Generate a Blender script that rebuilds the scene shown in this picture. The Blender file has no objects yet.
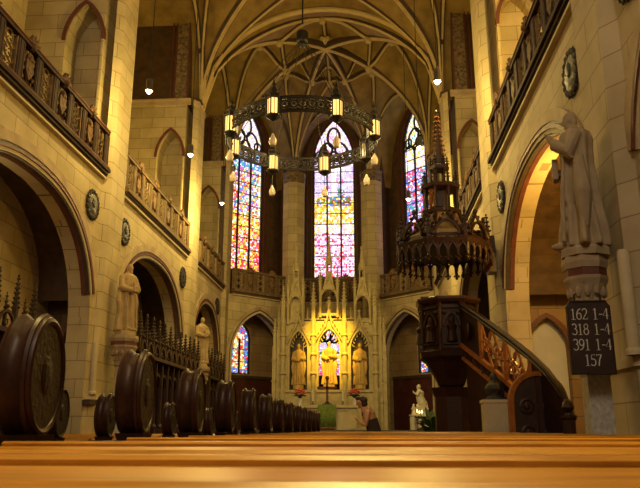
import bpy, bmesh, math, random
from mathutils import Vector, Matrix
random.seed(7)
PI = math.pi
sc = bpy.context.scene
COL = sc.collection
sin, cos, sqrt, R = math.sin, math.cos, math.sqrt, math.radians

# ------------------------------------------------------------------ materials
def nt(name):
    m = bpy.data.materials.new(name); m.use_nodes = True
    t = m.node_tree; t.nodes.clear()
    o = t.nodes.new('ShaderNodeOutputMaterial'); b = t.nodes.new('ShaderNodeBsdfPrincipled')
    t.links.new(b.outputs[0], o.inputs[0])
    return m, t, b
def ramp(t, fac, stops):
    r = t.nodes.new('ShaderNodeValToRGB')
    while len(r.color_ramp.elements) < len(stops): r.color_ramp.elements.new(0.5)
    for e, (p, c) in zip(r.color_ramp.elements, stops): e.position = p; e.color = (*c, 1)
    t.links.new(fac, r.inputs[0]); return r.outputs[0]
def noise(t, scale, detail=4, co=None, rough=.55):
    n = t.nodes.new('ShaderNodeTexNoise'); n.inputs['Scale'].default_value = scale
    n.inputs['Detail'].default_value = detail; n.inputs['Roughness'].default_value = rough
    if co is None:
        tc = t.nodes.new('ShaderNodeTexCoord'); co = tc.outputs['Object']
    t.links.new(co, n.inputs['Vector']); return n.outputs['Fac']
def bump(t, b, h, s=.2, d=.02):
    n = t.nodes.new('ShaderNodeBump'); n.inputs['Strength'].default_value = s; n.inputs['Distance'].default_value = d
    t.links.new(h, n.inputs['Height']); t.links.new(n.outputs[0], b.inputs['Normal'])
def mix(t, a, b, fac, mode='MIX'):
    n = t.nodes.new('ShaderNodeMix'); n.data_type = 'RGBA'; n.blend_type = mode
    for i, v in ((6, a), (7, b)):
        if isinstance(v, tuple): n.inputs[i].default_value = (*v, 1)
        else: t.links.new(v, n.inputs[i])
    if isinstance(fac, (int, float)): n.inputs[0].default_value = fac
    else: t.links.new(fac, n.inputs[0])
    return n.outputs[2]
def plain(name, c1, c2, scale=6, rough=.6, metal=0, spec=.5, bmp=.15, coat=0):
    m, t, b = nt(name)
    f = noise(t, scale)
    t.links.new(ramp(t, f, [(.3, c1), (.7, c2)]), b.inputs['Base Color'])
    b.inputs['Roughness'].default_value = rough; b.inputs['Metallic'].default_value = metal
    b.inputs['Specular IOR Level'].default_value = spec; b.inputs['Coat Weight'].default_value = coat
    if bmp: bump(t, b, noise(t, scale*5), bmp)
    return m
def ashlar(name, c1, c2, mortar, bw=.95, bh=.44):
    m, t, b = nt(name)
    g = t.nodes.new('ShaderNodeNewGeometry'); tc = t.nodes.new('ShaderNodeTexCoord')
    cr = t.nodes.new('ShaderNodeVectorMath'); cr.operation = 'CROSS_PRODUCT'; cr.inputs[1].default_value = (0, 0, 1)
    t.links.new(g.outputs['True Normal'], cr.inputs[0])
    dt = t.nodes.new('ShaderNodeVectorMath'); dt.operation = 'DOT_PRODUCT'
    t.links.new(cr.outputs[0], dt.inputs[0]); t.links.new(g.outputs['Position'], dt.inputs[1])
    sp = t.nodes.new('ShaderNodeSeparateXYZ'); t.links.new(g.outputs['Position'], sp.inputs[0])
    cb = t.nodes.new('ShaderNodeCombineXYZ'); t.links.new(dt.outputs['Value'], cb.inputs[0]); t.links.new(sp.outputs[2], cb.inputs[1])
    br = t.nodes.new('ShaderNodeTexBrick'); t.links.new(cb.outputs[0], br.inputs['Vector'])
    br.inputs['Scale'].default_value = 1; br.inputs['Brick Width'].default_value = bw; br.inputs['Row Height'].default_value = bh
    br.inputs['Mortar Size'].default_value = .009; br.inputs['Mortar Smooth'].default_value = .3; br.inputs['Bias'].default_value = 0
    br.inputs['Color1'].default_value = (*c1, 1); br.inputs['Color2'].default_value = (*c2, 1); br.inputs['Mortar'].default_value = (*mortar, 1)
    n = noise(t, 1.3, 6, g.outputs['Position'])
    st = ramp(t, n, [(.3, (.78, .74, .66)), (.7, (1.05, 1.03, 1))])
    t.links.new(mix(t, br.outputs['Color'], st, 1.0, 'MULTIPLY'), b.inputs['Base Color'])
    b.inputs['Roughness'].default_value = .8; b.inputs['Specular IOR Level'].default_value = .25
    bump(t, b, noise(t, 14, 5, g.outputs['Position']), .12)
    return m
def wood(name, c1, c2, rough=.35, scale=(1.2, 14, 14), spec=.5, coat=.0):
    m, t, b = nt(name)
    tc = t.nodes.new('ShaderNodeTexCoord'); mp = t.nodes.new('ShaderNodeMapping'); mp.inputs['Scale'].default_value = scale
    t.links.new(tc.outputs['Object'], mp.inputs[0])
    f = noise(t, 2.2, 8, mp.outputs[0], .65)
    t.links.new(ramp(t, f, [(.28, c1), (.55, c2), (.8, tuple(.75*x for x in c2))]), b.inputs['Base Color'])
    b.inputs['Roughness'].default_value = rough; b.inputs['Specular IOR Level'].default_value = spec; b.inputs['Coat Weight'].default_value = coat
    bump(t, b, f, .12, .01)
    return m
def emis(name, c, s):
    m = bpy.data.materials.new(name); m.use_nodes = True; t = m.node_tree; t.nodes.clear()
    o = t.nodes.new('ShaderNodeOutputMaterial'); e = t.nodes.new('ShaderNodeEmission')
    e.inputs[0].default_value = (*c, 1); e.inputs[1].default_value = s; t.links.new(e.outputs[0], o.inputs[0]); return m
M = {}
M['stone'] = ashlar('ashlar stone', (.60, .51, .31), (.49, .415, .25), (.20, .16, .09))
M['stone2'] = ashlar('grey ashlar stone', (.56, .48, .34), (.49, .42, .29), (.27, .22, .15))
M['recess'] = ashlar('shaded brown recess masonry', (.16, .10, .05), (.12, .075, .04), (.05, .03, .02))  # shade of the unlit left recesses put into the masonry colour
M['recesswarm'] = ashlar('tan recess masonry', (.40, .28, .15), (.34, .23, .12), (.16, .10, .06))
M['trimstone'] = plain('dressed stone', (.48, .40, .25), (.60, .51, .33), 3, .75, bmp=.1)
M['hood'] = plain('reddish voussoir stone', (.36, .25, .14), (.52, .42, .26), 2.2, .75)
M['redpaint'] = plain('oxide red paint', (.10, .030, .020), (.16, .05, .032), 3, .55)
M['darkpaint'] = plain('black brown paint', (.045, .03, .022), (.085, .055, .035), 4, .55)
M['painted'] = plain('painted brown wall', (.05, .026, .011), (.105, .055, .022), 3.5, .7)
M['border'] = plain('painted foliage border', (.04, .035, .03), (.32, .22, .10), 9, .7)
M['web'] = plain('ochre painted vault', (.17, .105, .022), (.33, .215, .050), 1.6, .75)
M['rib'] = plain('rib stone', (.46, .34, .13), (.58, .44, .19), 3, .7)
M['ribdark'] = plain('rib border paint', (.05, .03, .015), (.09, .05, .025), 4, .7)
M['dado'] = plain('dark red wainscot', (.065, .013, .010), (.10, .026, .018), 3, .55)
M['floor'] = ashlar('floor slabs', (.16, .13, .10), (.12, .10, .08), (.05, .04, .03), .6, .6)
M['pew'] = wood('oak pew', (.20, .072, .006), (.50, .22, .018), .32)
M['pewdark'] = wood('dark carved oak', (.014, .005, .0035), (.040, .014, .008), .42, (6, 6, 6), .35, 0)
M['carved'] = plain('carved dark oak face', (.012, .005, .004), (.030, .011, .007), 10, .55, bmp=.3)
M['stall'] = wood('stall oak', (.018, .009, .006), (.05, .024, .014), .45, (8, 8, 2))
M['pulpit'] = wood('pulpit oak', (.010, .004, .0025), (.030, .010, .005), .45, (4, 4, 4), .3, 0)
M['pulpitgold'] = wood('lit pulpit oak and gold trim', (.17, .05, .012), (.32, .11, .025), .28, (4, 4, 4))  # orange highlights on the pulpit wood put into its colour
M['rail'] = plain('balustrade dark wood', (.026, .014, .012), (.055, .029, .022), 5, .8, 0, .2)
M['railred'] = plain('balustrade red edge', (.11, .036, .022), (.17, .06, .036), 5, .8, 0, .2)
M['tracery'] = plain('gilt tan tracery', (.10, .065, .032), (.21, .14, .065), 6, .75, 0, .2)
M['raillit'] = plain('lit tan wood', (.13, .085, .045), (.24, .165, .09), 5, .8, 0, .2)  # lit copies of the balustrade colours, brightness put into the tone
M['tracerylit'] = plain('lit tan tracery', (.26, .19, .10), (.40, .30, .17), 6, .75, 0, .2)
M['shieldlit'] = plain('lit painted relief', (.10, .06, .03), (.36, .22, .10), 11, .75, 0, .2, bmp=.5)
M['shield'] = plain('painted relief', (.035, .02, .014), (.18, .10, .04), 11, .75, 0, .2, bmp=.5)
M['statue'] = plain('sandstone figure', (.36, .25, .12), (.50, .37, .19), 4, .75, bmp=.2)
M['statuegrey'] = plain('weathered stone figure', (.29, .22, .14), (.42, .33, .21), 3, .8, bmp=.2)
M['altar'] = plain('carved altar limestone', (.46, .38, .20), (.62, .53, .30), 4, .7, bmp=.15)
M['altarstat'] = plain('gilded altar figure', (.50, .33, .10), (.66, .46, .16), 4, .55, bmp=.15)
M['bronze'] = plain('dark bronze', (.010, .008, .007), (.028, .022, .018), 12, .6, .3)
M['iron'] = plain('black iron', (.012, .011, .011), (.03, .028, .027), 8, .5, .4)
M['medal'] = plain('black bronze relief', (.02, .018, .018), (.06, .05, .045), 14, .5, .3, bmp=.5)
M['lampmetal'] = plain('lamp metal', (.16, .15, .14), (.26, .25, .23), 8, .35, .8)
M['lead'] = plain('lead cames', (.015, .012, .012), (.03, .025, .025), 8, .6)
M['lantern'] = emis('lit lantern glass', (1, .54, .13), 1.7)
M['deadglass'] = plain('unlit lantern glass', (.12, .10, .07), (.2, .17, .12), 8, .2)
M['globe'] = plain('milky glass globe', (.62, .52, .40), (.72, .62, .48), 5, .15)
M['bulb'] = emis('lamp bulb', (1, .8, .5), 18)
M['board'] = plain('dark board', (.022, .010, .010), (.04, .02, .018), 5, .45)
M['white'] = plain('white figures', (.62, .60, .55), (.7, .68, .62), 5, .6, bmp=0)
M['passage_light'] = plain('pale plaster', (.56, .56, .50), (.66, .66, .60), 2, .85)
M['pattern'] = plain('pale ornament', (.34, .33, .30), (.60, .58, .52), 16, .7, bmp=.4)
M['skin'] = plain('skin', (.50, .27, .16), (.58, .33, .20), 5, .5, bmp=.03)
M['hair'] = plain('dark hair', (.018, .010, .007), (.04, .022, .014), 30, .5)
M['cloth'] = plain('dark cloth', (.03, .022, .02), (.06, .045, .04), 20, .85)
M['greencloth'] = plain('green altar cloth', (.10, .16, .03), (.20, .28, .06), 10, .85)
M['flowerred'] = plain('red petals', (.60, .05, .03), (.78, .14, .08), 12, .6)
M['leaf'] = plain('leaf', (.02, .05, .015), (.06, .11, .03), 12, .6)
M['alabaster'] = plain('alabaster', (.60, .56, .46), (.72, .68, .56), 5, .5)
M['candle'] = plain('candle wax', (.75, .70, .55), (.8, .75, .6), 5, .5, bmp=0)
M['flame'] = emis('candle flame', (1, .62, .2), 7)
m, t, b = nt('stained glass'); t.nodes.remove(b)
at = t.nodes.new('ShaderNodeAttribute'); at.attribute_name = 'Col'
e = t.nodes.new('ShaderNodeEmission'); e.inputs[1].default_value = 1.45
t.links.new(at.outputs['Color'], e.inputs[0]); t.links.new(e.outputs[0], t.nodes['Material Output'].inputs[0])
M['glass'] = m

# ------------------------------------------------------------------ mesh builder
class MB:
    def __init__(s): s.v = []; s.f = []; s.c = []; s.X = None
    def add(s, vs, fs, col=None):
        o = len(s.v)
        s.v += [(s.X @ Vector(p)) if s.X else Vector(p) for p in vs]
        s.f += [tuple(i+o for i in f) for f in fs]
        s.c += [col]*len(fs)
    def mm(s, a, b):
        (x0, y0, z0), (x1, y1, z1) = a, b
        s.add([(x0,y0,z0),(x1,y0,z0),(x1,y1,z0),(x0,y1,z0),(x0,y0,z1),(x1,y0,z1),(x1,y1,z1),(x0,y1,z1)],
              [(0,3,2,1),(4,5,6,7),(0,1,5,4),(1,2,6,5),(2,3,7,6),(3,0,4,7)])
    def box(s, c, d): s.mm([c[i]-d[i]/2 for i in range(3)], [c[i]+d[i]/2 for i in range(3)])
    def bar(s, p, q, w, h=None):
        s.tube([p, q], [w/2*1.414]*2 if h is None else [w/2*1.414]*2, 4, rot=PI/4)
    def tube(s, pts, rad, n=8, rot=0, closed=False, cap=True, sq=1):
        pts = [Vector(p) for p in pts]
        if isinstance(rad, (int, float)): rad = [rad]*len(pts)
        m_ = len(pts); rings = []; up = None
        for i, p in enumerate(pts):
            a = pts[(i-1) % m_] if (closed or i > 0) else p
            b_ = pts[(i+1) % m_] if (closed or i < m_-1) else p
            d = (b_-a)
            d = d.normalized() if d.length > 1e-9 else Vector((0, 0, 1))
            if up is None: up = Vector((0, 0, 1)) if abs(d.z) < .9 else Vector((0, 1, 0))
            x = d.cross(up)
            if x.length < 1e-6: x = d.cross(Vector((1, 0, 0)))
            x.normalize(); y = x.cross(d).normalized(); up = y
            rings.append([p + (x*cos(rot+2*PI*k/n)*sq + y*sin(rot+2*PI*k/n))*rad[i] for k in range(n)])
        s.loft(rings, closed, cap)
    def loft(s, rings, closed=False, cap=True):
        n = len(rings[0]); m_ = len(rings); vs = [p for r in rings for p in r]; fs = []
        for i in range(m_ if closed else m_-1):
            j = (i+1) % m_
            for k in range(n): fs.append((i*n+k, i*n+(k+1) % n, j*n+(k+1) % n, j*n+k))
        if cap and not closed: fs += [tuple(range(n))[::-1], tuple((m_-1)*n+k for k in range(n))]
        s.add(vs, fs)
    def lathe(s, prof, c=(0, 0, 0), n=16, axis='z', rot=0, cap=True):
        rings = []
        for r, h in prof:
            ring = []
            for k in range(n):
                a = rot+2*PI*k/n; u, w = r*cos(a), r*sin(a)
                p = (u, w, h) if axis == 'z' else (h, u, w) if axis == 'x' else (w, h, u)
                ring.append((c[0]+p[0], c[1]+p[1], c[2]+p[2]))
            rings.append(ring)
        s.loft(rings, False, cap)
    def ball(s, c, r, n=8, m_=6):
        if isinstance(r, (int, float)): r = (r, r, r)
        rings = []
        for i in range(m_+1):
            a = -PI/2 + PI*i/m_; q = max(cos(a), .02)
            rings.append([(c[0]+r[0]*q*cos(2*PI*k/n), c[1]+r[1]*q*sin(2*PI*k/n), c[2]+r[2]*sin(a)) for k in range(n)])
        s.loft(rings)
    def ring(s, c, r, t, ax, n=12, m_=4):       # torus, ax = two unit vectors of its plane
        u, w = Vector(ax[0]), Vector(ax[1]); c = Vector(c)
        s.tube([c+u*r*cos(2*PI*k/n)+w*r*sin(2*PI*k/n) for k in range(n)], t, m_, closed=True)
    def prism(s, poly, d0, d1):                 # poly in (s, z), extruded over d
        n = len(poly)
        s.add([(p[0], d0, p[1]) for p in poly]+[(p[0], d1, p[1]) for p in poly],
              [tuple(range(n)), tuple(range(n, 2*n))[::-1]]+[(i, (i+1) % n, n+(i+1) % n, n+i) for i in range(n)])
    def arch(s, pts, o0, o1, d0, d1):           # rectangular section swept along an arch line in (s, z)
        rings = []; m_ = len(pts)
        for i, p in enumerate(pts):
            a = pts[max(i-1, 0)]; b_ = pts[min(i+1, m_-1)]
            dx, dz = b_[0]-a[0], b_[1]-a[1]; L = math.hypot(dx, dz) or 1; nx, nz = -dz/L, dx/L
            rings.append([(p[0]+nx*o, d, p[1]+nz*o) for o, d in ((o0, d0), (o1, d0), (o1, d1), (o0, d1))])
        s.loft(rings)
    def build(s, name, mat, parent=None, smooth=False, kind=None, off=None, fix=True):
        me = bpy.data.meshes.new(name)
        base = Vector(off) if off is not None else Vector((0, 0, 0))
        if parent is not None and off is None:
            p = parent
            while p is not None: base = base + p.location; p = p.parent
        me.from_pydata([p-base for p in s.v], [], s.f)
        if any(c is not None for c in s.c):
            ca = me.color_attributes.new('Col', 'FLOAT_COLOR', 'CORNER')
            for poly in me.polygons:
                c = s.c[poly.index] or (0, 0, 0)
                for li in poly.loop_indices: ca.data[li].color = (*c, 1)
        if fix:
            bm = bmesh.new(); bm.from_mesh(me); bmesh.ops.recalc_face_normals(bm, faces=bm.faces[:]); bm.to_mesh(me); bm.free()
        if smooth:
            for p in me.polygons: p.use_smooth = True
            if smooth != 'all':
                try: me.set_sharp_from_angle(angle=R(40))
                except Exception: pass
        me.materials.append(M[mat])
        o = bpy.data.objects.new(name, me); COL.objects.link(o)
        if parent is not None: o.parent = parent
        elif off is not None: o.location = off
        if kind: o['kind'] = kind
        return o
def tag(o, label=None, cat=None, group=None, kind=None):
    if label: o['label'] = label
    if cat: o['category'] = cat
    if group: o['group'] = group
    if kind: o['kind'] = kind
    return o
def thing(name, label, cat, loc=(0, 0, 0), group=None, kind=None):
    o = bpy.data.objects.new(name, None); COL.objects.link(o); o.location = loc; o.empty_display_size = .1
    return tag(o, label, cat, group, kind)
KIDS = {}
def copy_tree(o, parent=None):
    c = o.copy(); COL.objects.link(c); c.parent = parent
    for ch in o.children: copy_tree(ch, c)
    return c
def put(o, loc, rz=0, label=None):
    o.location = loc; o.rotation_euler = (0, 0, rz)
    if label: o['label'] = label
    return o
def frame(o, t, n):                              # local (s, d, z) -> world
    t, n = Vector(t), Vector(n); z = Vector((0, 0, 1))
    return Matrix(((t.x, n.x, 0, o[0]), (t.y, n.y, 0, o[1]), (0, 0, 1, o[2]), (0, 0, 0, 1)))
def B(X=None):
    b_ = MB(); b_.X = X; return b_

# ------------------------------------------------------------------ layout
AX = .1; XL, XR = -5.0, 5.2; OL, OR = -7.6, 7.8
PY = [.35, 9.0, 17.65, 26.3, 32.92]              # pier centres along the nave
ZM, ZR = 7.42, 8.70                              # gallery front: underside of moulding, rail top
ZC = 13.75                                       # capitals
FL = frame((XL, 0, 0), (0, 1, 0), (-1, 0, 0)); FR = frame((XR, 0, 0), (0, 1, 0), (1, 0, 0))
CA = [(-2.01, 35.95), (2.21, 35.95)]             # apse corners
def side_frame(a, b_):
    a, b_ = Vector(a), Vector(b_); t = (b_-a).normalized(); n = Vector((-t.y, t.x)); mid = (a+b_)/2
    if (mid - Vector((AX, 30))).dot(n) < 0: n = -n
    return frame((mid.x, mid.y, 0), (t.x, t.y, 0), (n.x, n.y, 0)), (b_-a).length/2
SA = [side_frame((XL, 32.92), CA[0]), side_frame(CA[0], CA[1]), side_frame(CA[1], (XR, 32.92))]

def arch_pts(kind, c, hw, zs, rise, n=28):
    if kind == 'basket':
        k = 2.3; out = []
        for i in range(n+1):
            a = PI - PI*i/n; x, z = cos(a), sin(a)
            out.append((c+hw*math.copysign(abs(x)**(2/k), x), zs+rise*max(z, 0)**(2/k)))
        return out
    Rr = (hw*hw+rise*rise)/(2*hw); a1 = math.atan2(rise, -(Rr-hw)) if Rr > hw else math.atan2(rise, hw-Rr)
    h = n//2; L = [(c-hw+Rr+Rr*cos(PI-(PI-a1)*i/h), zs+Rr*sin(PI-(PI-a1)*i/h)) for i in range(h+1)]
    return L + [(2*c-x, z) for x, z in L[-2::-1]]
def arch_wall(mb, s0, s1, z0, z1, th, curve, zb, jamb=True):
    """a wall slab with one arched opening; curve runs left foot -> right foot, zb = sill"""
    a, b_ = curve[0], curve[-1]
    if a[0]-s0 > 1e-3: mb.mm((s0, 0, z0), (a[0], th, z1))
    if s1-b_[0] > 1e-3: mb.mm((b_[0], 0, z0), (s1, th, z1))
    if zb > z0: mb.mm((a[0], 0, z0), (b_[0], th, zb))
    for p, q in zip(curve, curve[1:]):
        if abs(p[0]-q[0]) < 1e-6: continue
        mb.add([(p[0],0,p[1]),(q[0],0,q[1]),(q[0],0,z1),(p[0],0,z1),(p[0],th,p[1]),(q[0],th,q[1]),(q[0],th,z1),(p[0],th,z1)],
               [(0,1,2,3),(7,6,5,4),(0,4,5,1)])

# ------------------------------------------------------------------ floor
b = B(); b.mm((-8.5, -9, -.3), (8.7, 38.5, 0)); b.build('floor', 'floor', kind='structure')
b = B(); b.mm((-4.95, 27.6, 0), (5.15, 37.6, 1.0)); b.mm((-3, 27.2, 0), (3.2, 27.6, .66)); b.mm((-3, 26.8, 0), (3.2, 27.2, .33))
tag(b.build('floor', 'floor', kind='structure'), 'raised chancel floor with steps under the altar')

# ------------------------------------------------------------------ arcade walls under the galleries
bays = [(PY[0], PY[1]), (PY[1], PY[2]), (PY[2], PY[3]), (PY[3], PY[4])]
for nm, F in (('left', FL), ('right', FR)):
    b = B(F); hoods = B(F); reds = B(F); darks = B(F); inner = B(F)
    b.mm((-9, 0, 0), (bays[0][0], .55, ZM))
    for y0, y1 in bays:
        c = (y0+y1)/2; hw = (y1-y0)/2-.82; rise = 2.95 if y1-y0 > 7 else 2.75; zs = 3.35 if y1-y0 > 7 else 3.5
        cv = arch_pts('basket', c, hw, zs, rise, 36)
        full = [(cv[0][0], 0)] + cv + [(cv[-1][0], 0)]
        arch_wall(b, y0, y1, 0, ZM, .55, full, 0)
        cv = [p for p in cv if p[1] > 4.2]; hoods.arch(cv, .20, .42, -.05, .02); darks.arch(cv, .15, .20, -.03, .03)
        reds.arch(cv, .08, .15, -.06, .03); inner.arch(cv, .0, .08, -.03, .06); darks.arch(cv, -.04, .0, .0, .10); reds.arch(cv, -.05, .0, .10, .20)
    w = b.build('wall_'+nm, 'stone' if nm == 'left' else 'stone2', kind='structure')
    for q, n_, mt in ((hoods, 'hood_moulding', 'hood'), (darks, 'arch_line', 'darkpaint'), (reds, 'arch_roll', 'redpaint'), (inner, 'arch_chamfer', 'trimstone')):
        q.build(n_, mt, w)
    # outer wall of the side bays, gallery floor over the recesses
    xo = OL if nm == 'left' else OR; xi = XL if nm == 'left' else XR; sg = -1 if nm == 'left' else 1
    b = B(); b.mm((min(xo, xo+sg*.5), -9, 0), (max(xo, xo+sg*.5), 34.6, 19.5)); b.build('wall_'+nm+'_outer', 'stone', kind='structure')
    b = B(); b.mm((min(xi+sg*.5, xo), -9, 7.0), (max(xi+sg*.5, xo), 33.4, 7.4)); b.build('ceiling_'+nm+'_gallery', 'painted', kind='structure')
    # painted dark vaulting inside each recess
    for y0, y1 in bays:
        b = B(F); c = (y0+y1)/2; hw = (y1-y0)/2-.46
        cv = arch_pts('basket', c, hw, 4.2, 2.6, 20)
        rings = [[(s_, d, z_) for s_, z_ in cv] for d in (.5, 2.6)]
        n_ = len(cv); b.add([p for r in rings for p in r], [(i, i+1, n_+i+1, n_+i) for i in range(n_-1)])
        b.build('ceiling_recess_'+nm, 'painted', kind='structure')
b = B(); b.mm((-6.9, 0, 0), (-6.55, 32, 7.0)); b.build('wall_left_recess', 'stone', kind='structure')
b = B(); b.mm((-8, -9.5, 0), (8.2, -9, 19.5)); b.build('wall_back', 'stone', kind='structure')

# ------------------------------------------------------------------ piers with their cross walls
pier_labels = {
 (0, 2): 'octagonal stone pier behind the bearded statue with a book, beside the carved stalls',
 (0, 3): 'stone pier between the wide arch of the stalls and the narrow choir arch',
 (0, 4): 'stone pier between the narrow choir arch and the yellow-red stained window',
 (1, 1): 'big grey stone pier behind the tall robed statue and the hymn board',
 (1, 2): 'sunlit yellow pier behind the pulpit canopy',
 (1, 3): 'stone pier with painted wall above, beyond the pulpit spire',
 (1, 4): 'stone pier of the choir next to the kneeling alabaster figure',
 (0, 1): 'stone pier between the first two arches on the stalls side', (0, 0): 'rear stone pier on the stalls side', (1, 0): 'rear stone pier on the pulpit side'}
def F2_(si, k):
    sg = -1 if si == 0 else 1
    return frame((XL if si == 0 else XR, PY[k]-(.55 if k == 4 else .78), 0), (sg, 0, 0), (0, 1, 0))
def pier(si, k):
    xi = XL if si == 0 else XR; sg = -1 if si == 0 else 1; xo = OL if si == 0 else OR; y = PY[k]
    F = frame((xi, y, 0), (0, 1, 0), (sg, 0, 0))
    t_ = thing('stone_pier', pier_labels[(si, k)], 'pier', (xi, y, 0), 'stone piers of the nave')
    mt = 'stone2' if (si, k) == (1, 1) else 'stone'
    def oct_(p, a, f): return [(-a-f, 0), (-a, -p), (a, -p), (a+f, 0)]
    def extr(poly, z0, z1):
        q = B(F); n_ = len(poly)
        q.add([(s_, d, z0) for s_, d in poly]+[(s_, d, z1) for s_, d in poly],
              [tuple(range(n_)), tuple(range(n_, 2*n_))]+[(i, (i+1) % n_, n_+(i+1) % n_, n_+i) for i in range(n_)])
        return q
    extr(oct_(.17, .5, .22), 0, ZC).build('shaft', mt, t_)
    extr(oct_(.26, .55, .26), 0, .9).build('plinth', 'trimstone', t_)
    extr(oct_(.22, .53, .24), 1.72, 1.84).build('base_moulding', 'trimstone', t_)
    extr(oct_(.20, .52, .23), ZC-.04, ZC+.30).build('capital', 'hood', t_)
    extr(oct_(.26, .55, .26), ZC+.22, ZC+.30).build('abacus', 'darkpaint', t_)
    t_.location = t_.location
    wl = 'wall_pier_' + ('left' if si == 0 else 'right')
    base_ = B(F2_(si, k)); base_.mm((.28, 0, ZC), (2.6, 2*(.55 if k == 4 else .78), 19.2)); t_ = base_.build(wl, 'painted', kind='structure')
    # cross wall from the pier to the outer wall; gallery passage as a niche with a painted arch
    D = 2.6; hw = .78; w0, w1 = .55, 1.95
    if k == 4: hw = .55
    F2 = frame((xi, y-hw, 0), (sg, 0, 0), (0, 1, 0))        # s = outwards, d = away from the camera
    zs = 11.5
    cv = arch_pts('pointed', .86, .52, zs, 1.15, 16); full = [(cv[0][0], 7.4)]+cv+[(cv[-1][0], 7.4)]
    q = B(F2); arch_wall(q, .28, D, 7.0, ZC, .75 if k < 4 else .6, full, 7.4)
    q.mm((.28, .75 if k < 4 else .6, 7.0), (D, 2*hw, ZC))
    lo = arch_pts('pointed', .84 if si == 0 else 1.16, .30 if si == 0 else .5, 2.95, .8, 16); full2 = [(lo[0][0], 0)]+lo+[(lo[-1][0], 0)]
    F3 = F2 @ Matrix.Translation((0, .95 if k < 4 else 0, 0)); q3 = B(F3); arch_wall(q3, .5, D, 0, 7.0, .3, full2, 0); q3.mm((.5, .3, 0), (D, .5, 7.0)); q3.build('recess_wall', 'recess' if si == 0 else 'recesswarm', t_)  # left recesses get the shaded tone, right ones the lit tone
    q.build('cross_wall', 'stone', t_)
    q = B(F2); q.arch(cv, .0, .10, -.05, .05); q.build('arch_edge', 'redpaint', t_)
    q = B(F3); q.arch(lo, -.02, .1, -.05, .05); q.build('arch_edge', 'redpaint', t_)
    q = B(F3); q.mm((lo[0][0]+.01, .25, .9), (lo[-1][0]-.01, .29, 3.85)); q.build('niche_back', 'passage_light', t_)  # pale panel, light beyond the passage put into its colour
    q = B(F2); q.mm((.1, -.05, ZC-.02), (D, .02, ZC+.16)); q.mm((.1, -.09, ZC+.16), (D, .02, ZC+.24)); q.build('cornice', 'hood', t_)
    q = B(F2); q.mm((.30, -.03, ZC+.24), (.78, .0, 19.0)); q.build('foliage_border', 'border', t_)
    q = B(F2)
    for x_ in (.27, .80, .95): q.mm((x_, -.05, ZC+.24), (x_+.05, 0, 19))
    q.build('border_line', 'redpaint', t_)
    return t_
for si in (0, 1):
    for k in range(5): pier(si, k)

# ------------------------------------------------------------------ apse
def apse_corner(i):
    cx, cy = CA[i]; d = (Vector((cx, cy))-Vector((AX, 30.85))).normalized()
    t_ = thing('apse_pier', 'round-edged stone shaft between the middle apse window and the '+('yellow-red' if i == 0 else 'pulpit-side')+' apse window', 'pier', (cx, cy, 0), 'apse shafts')
    q = B(); q.lathe([(.66, 0), (.66, 1.9), (.60, 2.0), (.60, 14.0)], (cx-d.x*.05, cy-d.y*.05, 0), 8, rot=PI/8); q.build('shaft', 'stone', t_)
    q = B(); q.lathe([(.60, 13.9), (.64, 14.0), (.63, 14.25), (.61, 14.3), (.66, 14.42), (.66, 14.5), (.5, 14.52)], (cx-d.x*.05, cy-d.y*.05, 0), 8, rot=PI/8); q.build('capital', 'border', t_)
    F = frame((cx, cy, 0), (d.x, d.y, 0), (-d.y, d.x, 0))
    q = B(F); q.mm((.5, -.42, 0), (2.2, .42, 7.3)); q.build('wall_pier_apse_lower', 'stone', kind='structure')
    q = B(F); q.mm((.5, -.42, 7.3), (2.2, .42, 19.2)); q.build('wall_pier_apse', 'painted', kind='structure')
for i in (0, 1): apse_corner(i)

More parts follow.
